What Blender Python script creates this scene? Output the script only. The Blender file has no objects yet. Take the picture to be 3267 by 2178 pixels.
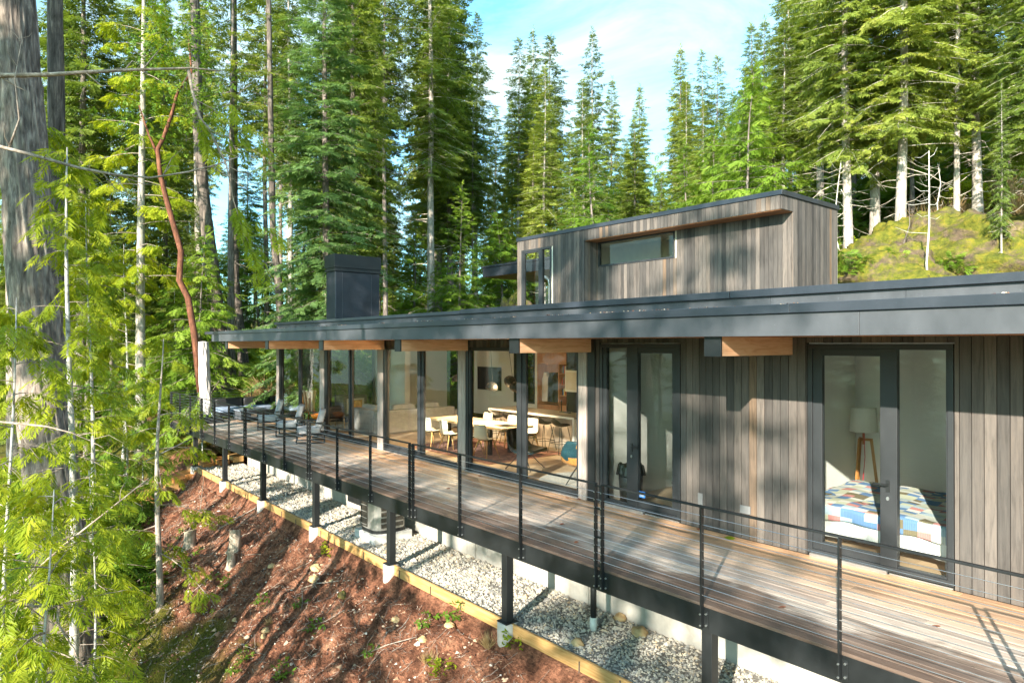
import bpy, math, random
import numpy as np
from mathutils import Vector, Matrix

R = math.radians
sc = bpy.context.scene
C = sc.collection
rng = np.random.default_rng(7)
random.seed(7)

# ------------------------------------------------------------------ camera, world, sun, exposure
CAM = Vector((0.0, -6.166, 2.75))
YAW = R(39.834)
cam_data = bpy.data.cameras.new('camera')
cam = bpy.data.objects.new('camera', cam_data)
C.objects.link(cam)
cam.location = CAM
cam.rotation_euler = (R(90.21), 0, R(90) - YAW)
cam_data.sensor_width = 36.0
cam_data.lens = 36.0 * 2150.0 / 3267.0
cam_data.clip_start = 0.05
cam_data.clip_end = 3000
sc.camera = cam

SUN_DIR = Vector((0.42 * math.cos(R(23.5)), -0.9075 * math.cos(R(23.5)), math.sin(R(23.5)))).normalized()
sun_data = bpy.data.lights.new('sun', 'SUN')
sun_data.energy = 4.8
sun_data.angle = R(0.55)
sun_data.color = (1.0, 0.91, 0.78)
sun = bpy.data.objects.new('sun', sun_data)
C.objects.link(sun)
sun.rotation_euler = SUN_DIR.to_track_quat('Z', 'Y').to_euler()

world = bpy.data.worlds.new('World')
sc.world = world
world.use_nodes = True
wn = world.node_tree
wn.nodes.clear()
wo = wn.nodes.new('ShaderNodeOutputWorld')
bg = wn.nodes.new('ShaderNodeBackground')
bg.inputs['Strength'].default_value = 0.15
sky = wn.nodes.new('ShaderNodeTexSky')
sky.sky_type = 'NISHITA'
sky.sun_disc = False
sky.sun_elevation = R(23.5)
sky.sun_rotation = math.atan2(SUN_DIR.x, SUN_DIR.y)
sky.air_density = 1.0
sky.ozone_density = 1.6
tc = wn.nodes.new('ShaderNodeTexCoord')
mp = wn.nodes.new('ShaderNodeMapping')
mp.inputs['Scale'].default_value = (2.0, 2.0, 4.2)
mp.inputs['Location'].default_value = (0.45, 0.2, 0.1)
no = wn.nodes.new('ShaderNodeTexNoise')
no.inputs['Scale'].default_value = 1.5
no.inputs['Detail'].default_value = 9
no.inputs['Roughness'].default_value = 0.62
no.inputs['Distortion'].default_value = 0.5
rp = wn.nodes.new('ShaderNodeValToRGB')
rp.color_ramp.elements[0].position = 0.36
rp.color_ramp.elements[0].color = (0, 0, 0, 1)
rp.color_ramp.elements[1].position = 0.66
rp.color_ramp.elements[1].color = (0.92, 0.92, 0.92, 1)
tint = wn.nodes.new('ShaderNodeMix')
tint.data_type = 'RGBA'
tint.blend_type = 'MULTIPLY'
tint.inputs['Factor'].default_value = 1.0
tint.inputs['B'].default_value = (0.62, 1.18, 1.25, 1)
mx = wn.nodes.new('ShaderNodeMix')
mx.data_type = 'RGBA'
mx.inputs['B'].default_value = (2.7, 3.15, 3.0, 1)
L = wn.links.new
L(tc.outputs['Generated'], mp.inputs['Vector'])
L(mp.outputs['Vector'], no.inputs['Vector'])
L(no.outputs['Fac'], rp.inputs['Fac'])
L(sky.outputs['Color'], tint.inputs['A'])
L(tint.outputs['Result'], mx.inputs['A'])
L(rp.outputs['Color'], mx.inputs['Factor'])
L(mx.outputs['Result'], bg.inputs['Color'])
L(bg.outputs['Background'], wo.inputs['Surface'])

sc.view_settings.view_transform = 'Standard'
sc.view_settings.look = 'None'
sc.view_settings.exposure = 1.62
sc.view_settings.gamma = 1.0
cy = sc.cycles
cy.max_bounces = 8
cy.diffuse_bounces = 6
cy.glossy_bounces = 3
cy.transmission_bounces = 4
cy.transparent_max_bounces = 10
cy.sample_clamp_indirect = 6.0
cy.use_denoising = True

# ------------------------------------------------------------------ object helpers
ORG = {}


def empty(name, loc=(0, 0, 0), rotz=0.0):
    o = bpy.data.objects.new(name, None)
    C.objects.link(o)
    o.empty_display_size = 0.2
    o.location = loc
    o.rotation_euler = (0, 0, rotz)
    ORG[o.name] = Vector(loc)
    return o


def tag(o, label=None, cat=None, group=None, kind=None):
    if label:
        o['label'] = label
    if cat:
        o['category'] = cat
    if group:
        o['group'] = group
    if kind:
        o['kind'] = kind
    return o


def thing(name, label, cat, loc=(0, 0, 0), rotz=0.0, group=None):
    return tag(empty(name, loc, rotz), label, cat, group)


def link_mesh(name, me, mat, parent=None, org=None):
    o = bpy.data.objects.new(name, me)
    C.objects.link(o)
    if mat is not None:
        me.materials.append(mat)
    if parent is not None:
        o.parent = parent
        ORG[o.name] = ORG.get(parent.name, Vector())
    else:
        o.location = org or (0, 0, 0)
        ORG[o.name] = Vector(org or (0, 0, 0))
    return o


class MB:
    """collects boxes, tubes, lathes and sheets for one mesh"""

    def __init__(self):
        self.v, self.f, self.r = [], [], []
        self.cur = 0.5

    def add(self, vs, fs, r=None):
        n = len(self.v)
        self.v += [tuple(p) for p in vs]
        self.f += [tuple(i + n for i in q) for q in fs]
        self.r += [self.cur if r is None else r] * len(fs)
        return self

    def box(self, x0, x1, y0, y1, z0, z1, r=None):
        vs = [(x0, y0, z0), (x1, y0, z0), (x1, y1, z0), (x0, y1, z0), (x0, y0, z1), (x1, y0, z1), (x1, y1, z1), (x0, y1, z1)]
        fs = [(0, 3, 2, 1), (4, 5, 6, 7), (0, 1, 5, 4), (1, 2, 6, 5), (2, 3, 7, 6), (3, 0, 4, 7)]
        return self.add(vs, fs, r)

    def obox(self, c, size, M=None, r=None):
        a, b, d = size[0] / 2, size[1] / 2, size[2] / 2
        vs = [Vector(p) for p in [(-a, -b, -d), (a, -b, -d), (a, b, -d), (-a, b, -d), (-a, -b, d), (a, -b, d), (a, b, d), (-a, b, d)]]
        if M is not None:
            vs = [M @ p for p in vs]
        c = Vector(c)
        fs = [(0, 3, 2, 1), (4, 5, 6, 7), (0, 1, 5, 4), (1, 2, 6, 5), (2, 3, 7, 6), (3, 0, 4, 7)]
        return self.add([p + c for p in vs], fs, r)

    def bar(self, p, q, w, h, r=None):
        p, q = Vector(p), Vector(q)
        d = q - p
        M = d.to_track_quat('X', 'Z').to_matrix()
        return self.obox((p + q) / 2, (d.length, w, h), M, r)

    def tube(self, pts, rad, n=8, r=None, cap=True):
        pts = [Vector(p) for p in pts]
        if not hasattr(rad, '__len__'):
            rad = [rad] * len(pts)
        vs, fs = [], []
        prev = None
        for i, p in enumerate(pts):
            t = (pts[min(i + 1, len(pts) - 1)] - pts[max(i - 1, 0)])
            if t.length < 1e-9:
                t = Vector((0, 0, 1))
            t.normalize()
            ref = prev if prev is not None else (Vector((1, 0, 0)) if abs(t.x) < 0.8 else Vector((0, 1, 0)))
            u = (ref - t * ref.dot(t))
            if u.length < 1e-6:
                u = t.orthogonal()
            u.normalize()
            w = t.cross(u)
            prev = u
            for k in range(n):
                a = 2 * math.pi * k / n
                vs.append(p + (u * math.cos(a) + w * math.sin(a)) * rad[i])
        for i in range(len(pts) - 1):
            for k in range(n):
                a, b = i * n + k, i * n + (k + 1) % n
                fs.append((a, b, b + n, a + n))
        if cap:
            fs.append(tuple(range(n - 1, -1, -1)))
            fs.append(tuple((len(pts) - 1) * n + k for k in range(n)))
        return self.add(vs, fs, r)

    def lathe(self, prof, n=24, c=(0, 0, 0), r=None):
        vs, fs = [], []
        for (rr, z) in prof:
            for k in range(n):
                a = 2 * math.pi * k / n
                vs.append((c[0] + rr * math.cos(a), c[1] + rr * math.sin(a), c[2] + z))
        for i in range(len(prof) - 1):
            for k in range(n):
                a, b = i * n + k, i * n + (k + 1) % n
                fs.append((a, b, b + n, a + n))
        return self.add(vs, fs, r)

    def grid(self, fn, nu, nv, r=None):
        vs = [fn(i / (nu - 1), j / (nv - 1)) for j in range(nv) for i in range(nu)]
        fs = [(j * nu + i, j * nu + i + 1, (j + 1) * nu + i + 1, (j + 1) * nu + i) for j in range(nv - 1) for i in range(nu - 1)]
        return self.add(vs, fs, r)

    def build(self, name, mat, parent=None, bevel=0.0, smooth=False, world=True, org=None, subsurf=0, solid=0.0):
        me = bpy.data.meshes.new(name)
        off = Vector()
        if parent is not None and world:
            off = ORG.get(parent.name, Vector())
        elif parent is None and org is not None:
            off = Vector(org)
        me.from_pydata([(p[0] - off.x, p[1] - off.y, p[2] - off.z) for p in self.v], [], self.f)
        at = me.attributes.new('rnd', 'FLOAT', 'FACE')
        at.data.foreach_set('value', np.array(self.r, dtype=np.float32))
        me.polygons.foreach_set('use_smooth', np.full(len(self.f), bool(smooth)))
        me.update()
        o = link_mesh(name, me, mat, parent, org)
        if solid:
            m = o.modifiers.new('solid', 'SOLIDIFY')
            m.thickness = solid
            m.offset = 0
        if bevel:
            m = o.modifiers.new('bevel', 'BEVEL')
            m.width = bevel
            m.segments = 2
            m.limit_method = 'ANGLE'
            m.harden_normals = False
        if subsurf:
            m = o.modifiers.new('sub', 'SUBSURF')
            m.levels = subsurf
            m.render_levels = subsurf
        return o


def np_mesh(name, V, F, rnd=None, smooth=False):
    """V (n,3) F (m,k) numpy -> mesh"""
    me = bpy.data.meshes.new(name)
    V = np.ascontiguousarray(V, dtype=np.float32)
    F = np.ascontiguousarray(F, dtype=np.int32)
    m, k = F.shape
    me.vertices.add(len(V))
    me.vertices.foreach_set('co', V.ravel())
    me.loops.add(m * k)
    me.loops.foreach_set('vertex_index', F.ravel())
    me.polygons.add(m)
    me.polygons.foreach_set('loop_start', np.arange(0, m * k, k, dtype=np.int32))
    me.polygons.foreach_set('use_smooth', np.full(m, bool(smooth)))
    if rnd is not None:
        at = me.attributes.new('rnd', 'FLOAT', 'FACE')
        at.data.foreach_set('value', np.ascontiguousarray(rnd, dtype=np.float32))
    me.update(calc_edges=True)
    return me


def children(o):
    return [c for c in bpy.data.objects if c.parent == o]


def copy_tree(o, parent=None, kids=None):
    c = o.copy()
    C.objects.link(c)
    if parent is not None:
        c.parent = parent
    for ch in (kids if kids is not None else list(o.children)):
        copy_tree(ch, c)
    return c


# ------------------------------------------------------------------ materials
class NT:
    def __init__(self, name):
        self.m = bpy.data.materials.new(name)
        self.m.use_nodes = True
        self.t = self.m.node_tree
        self.b = self.t.nodes['Principled BSDF']
        self.out = self.t.nodes['Material Output']

    def n(self, typ, **kw):
        nd = self.t.nodes.new(typ)
        for k, v in kw.items():
            if k.startswith('i_'):
                key = k[2:].replace('_', ' ')
                nd.inputs[key].default_value = v
            else:
                setattr(nd, k, v)
        return nd

    def l(self, a, b):
        self.t.links.new(a, b)

    def coord(self, scale=(1, 1, 1), kind='Object', rot=(0, 0, 0)):
        t = self.n('ShaderNodeTexCoord')
        mpn = self.n('ShaderNodeMapping')
        mpn.inputs['Scale'].default_value = scale
        mpn.inputs['Rotation'].default_value = rot
        self.l(t.outputs[kind], mpn.inputs['Vector'])
        return mpn.outputs['Vector']

    def noise(self, vec, scale, detail=4, rough=0.55, dist=0.0):
        nd = self.n('ShaderNodeTexNoise')
        nd.inputs['Scale'].default_value = scale
        nd.inputs['Detail'].default_value = detail
        nd.inputs['Roughness'].default_value = rough
        nd.inputs['Distortion'].default_value = dist
        if vec is not None:
            self.l(vec, nd.inputs['Vector'])
        return nd.outputs['Fac']

    def ramp(self, fac, stops, interp='LINEAR'):
        nd = self.n('ShaderNodeValToRGB')
        cr = nd.color_ramp
        cr.interpolation = interp
        while len(cr.elements) > 1:
            cr.elements.remove(cr.elements[-1])
        cr.elements[0].position = stops[0][0]
        cr.elements[0].color = (*stops[0][1], 1)
        for p, c in stops[1:]:
            e = cr.elements.new(p)
            e.color = (*c, 1)
        self.l(fac, nd.inputs['Fac'])
        return nd.outputs['Color']

    def mix(self, fac, a, b, mode='MIX'):
        nd = self.n('ShaderNodeMix', data_type='RGBA', blend_type=mode)
        for key, v in (('Factor', fac), ('A', a), ('B', b)):
            if isinstance(v, (int, float)):
                nd.inputs[key].default_value = v
            elif isinstance(v, tuple):
                nd.inputs[key].default_value = (*v, 1)
            else:
                self.l(v, nd.inputs[key])
        return nd.outputs['Result']

    def attr(self, name='rnd'):
        nd = self.n('ShaderNodeAttribute', attribute_name=name)
        return nd.outputs['Fac']

    def math(self, op, a, b=0.0):
        nd = self.n('ShaderNodeMath', operation=op)
        for i, v in enumerate((a, b)):
            if isinstance(v, (int, float)):
                nd.inputs[i].default_value = v
            else:
                self.l(v, nd.inputs[i])
        return nd.outputs[0]

    def bump(self, h, strength=0.3, dist=0.02):
        nd = self.n('ShaderNodeBump')
        nd.inputs['Strength'].default_value = strength
        nd.inputs['Distance'].default_value = dist
        self.l(h, nd.inputs['Height'])
        self.l(nd.outputs['Normal'], self.b.inputs['Normal'])

    def set(self, color=None, rough=None, metal=None, spec=None):
        for key, v in (('Base Color', color), ('Roughness', rough), ('Metallic', metal), ('Specular IOR Level', spec)):
            if v is None:
                continue
            if isinstance(v, (int, float)):
                self.b.inputs[key].default_value = v
            elif isinstance(v, tuple):
                self.b.inputs[key].default_value = (*v, 1)
            else:
                self.l(v, self.b.inputs[key])
        return self.m


def simple(name, col, rough=0.6, metal=0.0, spec=0.5, var=0.12, scale=6.0, bump=0.0):
    t = NT(name)
    v = t.coord()
    n = t.noise(v, scale, 5)
    lo = tuple(c * (1 - var) for c in col)
    hi = tuple(min(1, c * (1 + var)) for c in col)
    t.set(t.ramp(n, [(0.3, lo), (0.7, hi)]), rough, metal, spec)
    if bump:
        t.bump(t.noise(v, scale * 6, 4), bump, 0.01)
    return t.m


def mat_cladding():
    t = NT('stained_cedar')
    v = t.coord((14, 14, 1.1))
    g = t.noise(v, 2.2, 7, 0.65, 0.6)
    big = t.noise(t.coord((2.5, 2.5, 0.8)), 1.0, 3)
    a = t.attr()
    base = t.ramp(a, [(0.0, (0.050, 0.044, 0.041)), (0.3, (0.078, 0.070, 0.064)), (0.6, (0.118, 0.100, 0.088)), (0.9, (0.162, 0.138, 0.120)),
                      (0.955, (0.15, 0.112, 0.083)), (1.0, (0.20, 0.125, 0.075))])
    gr = t.ramp(g, [(0.28, (0.45, 0.44, 0.43)), (0.5, (0.9, 0.9, 0.9)), (0.72, (1.25, 1.2, 1.15))])
    c = t.mix(1.0, base, gr, 'MULTIPLY')
    c = t.mix(t.ramp(big, [(0.4, (0, 0, 0)), (0.75, (0.35, 0.35, 0.35))]), c, (0.155, 0.142, 0.133))
    t.set(c, 0.72, 0, 0.35)
    t.bump(g, 0.25, 0.004)
    return t.m


def mat_decking():
    t = NT('weathered_decking')
    v = t.coord((1.3, 22, 22))
    g = t.noise(v, 2.0, 7, 0.65, 0.8)
    st = t.noise(t.coord((0.7, 1.6, 1)), 1.4, 5, 0.6, 0.4)
    a = t.attr()
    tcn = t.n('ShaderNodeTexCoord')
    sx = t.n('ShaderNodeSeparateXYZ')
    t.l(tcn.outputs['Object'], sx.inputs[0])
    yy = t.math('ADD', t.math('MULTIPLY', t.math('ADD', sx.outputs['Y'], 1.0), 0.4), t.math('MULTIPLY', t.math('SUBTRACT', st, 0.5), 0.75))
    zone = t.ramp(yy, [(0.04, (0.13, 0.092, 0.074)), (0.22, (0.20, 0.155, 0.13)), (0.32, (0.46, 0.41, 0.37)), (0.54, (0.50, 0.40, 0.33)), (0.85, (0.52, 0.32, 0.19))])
    br = t.ramp(a, [(0, (0.72, 0.72, 0.74)), (0.5, (0.98, 0.97, 0.95)), (1, (1.22, 1.17, 1.1))])
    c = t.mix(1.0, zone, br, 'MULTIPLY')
    c = t.mix(1.0, c, t.ramp(g, [(0.3, (0.55, 0.52, 0.5)), (0.55, (1, 1, 1)), (0.75, (1.2, 1.15, 1.1))]), 'MULTIPLY')
    t.set(c, t.ramp(st, [(0.35, (0.35, 0.35, 0.35)), (0.65, (0.62, 0.62, 0.62))]), 0, 0.5)
    t.bump(g, 0.3, 0.004)
    return t.m


def mat_grain(name, lo, mid, hi, sc_=(1.2, 14, 14), rough=0.55, knots=True):
    t = NT(name)
    v = t.coord(sc_)
    g = t.noise(v, 2.0, 7, 0.62, 1.2)
    c = t.ramp(g, [(0.28, lo), (0.5, mid), (0.74, hi)])
    if knots:
        vo = t.n('ShaderNodeTexVoronoi', feature='F1')
        vo.inputs['Scale'].default_value = 1.0
        t.l(t.coord(tuple(s * 0.35 for s in sc_)), vo.inputs['Vector'])
        k = t.ramp(vo.outputs['Distance'], [(0.05, (1, 1, 1)), (0.12, (0, 0, 0))])
        c = t.mix(k, c, tuple(x * 0.35 for x in lo))
    c = t.mix(1.0, c, t.ramp(t.attr(), [(0, (0.8, 0.8, 0.8)), (1, (1.15, 1.15, 1.15))]), 'MULTIPLY')
    t.set(c, rough, 0, 0.4)
    t.bump(g, 0.15, 0.003)
    return t.m


def mat_glass():
    t = NT('window_glass')
    t.t.nodes.remove(t.b)
    fr = t.n('ShaderNodeFresnel')
    fr.inputs['IOR'].default_value = 1.52
    tr = t.n('ShaderNodeBsdfTransparent')
    tr.inputs['Color'].default_value = (0.93, 0.965, 0.945, 1)
    gl = t.n('ShaderNodeBsdfGlossy')
    gl.inputs['Roughness'].default_value = 0.0
    gl.inputs['Color'].default_value = (0.95, 1, 0.97, 1)
    bn = t.n('ShaderNodeBump')
    bn.inputs['Strength'].default_value = 0.012
    bn.inputs['Distance'].default_value = 0.05
    t.l(t.noise(t.coord(), 1.6, 2), bn.inputs['Height'])
    t.l(bn.outputs['Normal'], gl.inputs['Normal'])
    mxs = t.n('ShaderNodeMixShader')
    t.l(fr.outputs[0], mxs.inputs[0])
    t.l(tr.outputs[0], mxs.inputs[1])
    t.l(gl.outputs[0], mxs.inputs[2])
    t.l(mxs.outputs[0], t.out.inputs['Surface'])
    return t.m


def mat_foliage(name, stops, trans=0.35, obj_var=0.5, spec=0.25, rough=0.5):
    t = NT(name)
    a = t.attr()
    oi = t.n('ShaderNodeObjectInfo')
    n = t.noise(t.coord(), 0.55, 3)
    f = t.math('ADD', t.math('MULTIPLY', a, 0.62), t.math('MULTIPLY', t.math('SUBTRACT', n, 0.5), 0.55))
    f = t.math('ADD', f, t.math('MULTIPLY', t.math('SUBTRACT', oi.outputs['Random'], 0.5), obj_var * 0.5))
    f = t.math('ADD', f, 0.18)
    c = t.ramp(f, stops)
    t.t.nodes.remove(t.b)
    d = t.n('ShaderNodeBsdfPrincipled')
    d.inputs['Roughness'].default_value = rough
    d.inputs['Specular IOR Level'].default_value = spec
    tl = t.n('ShaderNodeBsdfTranslucent')
    t.l(c, d.inputs['Base Color'])
    br = t.mix(1.0, c, (1.25, 1.2, 0.6), 'MULTIPLY')
    t.l(br, tl.inputs['Color'])
    m = t.n('ShaderNodeMixShader')
    m.inputs[0].default_value = trans
    t.l(d.outputs[0], m.inputs[1])
    t.l(tl.outputs[0], m.inputs[2])
    t.l(m.outputs[0], t.out.inputs['Surface'])
    return t.m


def mat_bark(name, lo, mid, hi, zs=0.25, scale=9.0, bump=0.7, lichen=0.0):
    t = NT(name)
    v = t.coord((1, 1, zs))
    g = t.noise(v, scale, 8, 0.68, 0.7)
    big = t.noise(t.coord((1, 1, 0.5)), 2.0, 4)
    c = t.ramp(g, [(0.3, lo), (0.5, mid), (0.7, hi)])
    if lichen:
        c = t.mix(t.ramp(big, [(0.45, (0, 0, 0)), (0.7, (lichen, lichen, lichen))]), c, (0.36, 0.37, 0.30))
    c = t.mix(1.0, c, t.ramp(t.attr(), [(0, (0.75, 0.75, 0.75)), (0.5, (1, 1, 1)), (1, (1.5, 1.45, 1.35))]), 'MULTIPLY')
    t.set(c, 0.9, 0, 0.2)
    t.bump(g, bump, 0.03)
    return t.m


def mat_slope():
    t = NT('needle_duff')
    v = t.coord()
    n1 = t.noise(v, 0.55, 6, 0.6, 0.3)
    n2 = t.noise(v, 3.2, 8, 0.7)
    n3 = t.noise(t.coord((1, 2.4, 1)), 14, 6, 0.7)
    c = t.ramp(n2, [(0.30, (0.055, 0.024, 0.015)), (0.46, (0.17, 0.072, 0.042)), (0.57, (0.33, 0.145, 0.085)), (0.72, (0.48, 0.28, 0.17))])
    c = t.mix(1.0, c, t.ramp(n3, [(0.3, (0.35, 0.33, 0.32)), (0.5, (0.95, 0.95, 0.95)), (0.7, (1.7, 1.65, 1.6))]), 'MULTIPLY')
    sx = t.n('ShaderNodeSeparateXYZ')
    tcn = t.n('ShaderNodeTexCoord')
    t.l(tcn.outputs['Object'], sx.inputs[0])
    # moss grows lower down the bank and on the forest floor behind the house
    lowd = t.math('MULTIPLY', t.math('ADD', sx.outputs['Y'], 1.6), -0.20)
    back = t.math('MULTIPLY', t.math('SUBTRACT', sx.outputs['Y'], 5.0), 0.10)
    w = t.math('MAXIMUM', t.math('MINIMUM', lowd, 0.36), t.math('MINIMUM', back, 0.30))
    left = t.math('MULTIPLY', t.math('ADD', sx.outputs['X'], 24.0), -0.08)
    w = t.math('MAXIMUM', w, t.math('MINIMUM', left, 0.3))
    mf = t.ramp(t.math('ADD', n1, w), [(0.62, (0, 0, 0)), (0.76, (1, 1, 1))])
    moss = t.ramp(n3, [(0.3, (0.035, 0.042, 0.008)), (0.55, (0.12, 0.115, 0.016)), (0.75, (0.25, 0.19, 0.03))])
    c = t.mix(mf, c, moss)
    t.set(c, 0.95, 0, 0.15)
    hh = t.math('ADD', t.math('MULTIPLY', n2, 1.0), t.math('MULTIPLY', n3, 0.6))
    t.bump(hh, 1.0, 0.16)
    return t.m


def mat_rock():
    t = NT('mossy_rock')
    v = t.coord()
    n1 = t.noise(v, 0.9, 8, 0.7, 0.6)
    n2 = t.noise(v, 4.0, 8, 0.75)
    rock = t.ramp(n2, [(0.3, (0.05, 0.042, 0.032)), (0.55, (0.135, 0.095, 0.062)), (0.75, (0.26, 0.20, 0.14))])
    moss = t.ramp(n2, [(0.3, (0.030, 0.045, 0.008)), (0.5, (0.125, 0.130, 0.016)), (0.7, (0.26, 0.20, 0.025))])
    c = t.mix(t.ramp(n1, [(0.40, (0, 0, 0)), (0.52, (1, 1, 1))]), rock, moss)
    t.set(c, 0.9, 0, 0.2)
    t.bump(n2, 0.9, 0.12)
    return t.m


def mat_stones():
    t = NT('crushed_stone')
    a = t.attr()
    c = t.ramp(a, [(0, (0.17, 0.17, 0.165)), (0.2, (0.29, 0.285, 0.265)), (0.45, (0.36, 0.335, 0.285)), (0.72, (0.50, 0.46, 0.385)), (0.9, (0.56, 0.50, 0.39)), (1.0, (0.44, 0.33, 0.21))])
    t.set(c, 0.85, 0, 0.3)
    return t.m


def mat_concrete():
    t = NT('concrete')
    n = t.noise(t.coord(), 3.0, 7, 0.65)
    v = t.noise(t.coord((6, 6, 0.6)), 1.0, 4)
    c = t.ramp(n, [(0.3, (0.34, 0.325, 0.29)), (0.7, (0.50, 0.48, 0.43))])
    c = t.mix(t.ramp(v, [(0.5, (0, 0, 0)), (0.75, (0.5, 0.5, 0.5))]), c, (0.33, 0.30, 0.25))
    t.set(c, 0.85, 0, 0.3)
    t.bump(n, 0.3, 0.006)
    return t.m


def mat_quilt():
    t = NT('patchwork_quilt')
    v = t.coord((6.5, 9.0, 9.0))
    sn = t.n('ShaderNodeVectorMath', operation='FLOOR')
    t.l(v, sn.inputs[0])
    wnz = t.n('ShaderNodeTexWhiteNoise', noise_dimensions='3D')
    t.l(sn.outputs[0], wnz.inputs['Vector'])
    c = t.ramp(wnz.outputs['Value'], [(0, (0.14, 0.25, 0.46)), (0.2, (0.62, 0.63, 0.58)), (0.36, (0.42, 0.52, 0.60)), (0.52, (0.20, 0.17, 0.11)), (0.62, (0.55, 0.56, 0.44)), (0.74, (0.72, 0.70, 0.66)), (0.90, (0.58, 0.26, 0.25))], 'CONSTANT')
    wv = t.n('ShaderNodeTexWave', wave_type='BANDS', bands_direction='X')
    wv.inputs['Scale'].default_value = 16
    t.l(t.coord(), wv.inputs['Vector'])
    c = t.mix(0.18, c, wv.outputs['Color'], 'MULTIPLY')
    t.set(c, 0.9, 0, 0.2)
    t.bump(wv.outputs['Fac'], 0.3, 0.01)
    return t.m


def mat_metal(name, col, rough=0.42, spec=0.5, stain=0.25):
    t = NT(name)
    n = t.noise(t.coord((1, 1, 0.5)), 2.2, 6, 0.65)
    f = t.noise(t.coord(), 40, 3)
    c = t.ramp(n, [(0.35, tuple(x * (1 - stain) for x in col)), (0.7, tuple(x * (1 + stain) for x in col))])
    c = t.mix(t.ramp(f, [(0.68, (0, 0, 0)), (0.74, (0.5, 0.5, 0.5))]), c, tuple(min(1, x * 2.2) for x in col))
    t.set(c, t.ramp(n, [(0.3, (rough - 0.08,) * 3), (0.7, (rough + 0.12,) * 3)]), 0, spec)
    return t.m


def emission(name, col, strength):
    t = NT(name)
    t.b.inputs['Base Color'].default_value = (*col, 1)
    t.b.inputs['Emission Color'].default_value = (*col, 1)
    t.b.inputs['Emission Strength'].default_value = strength
    return t.m


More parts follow.
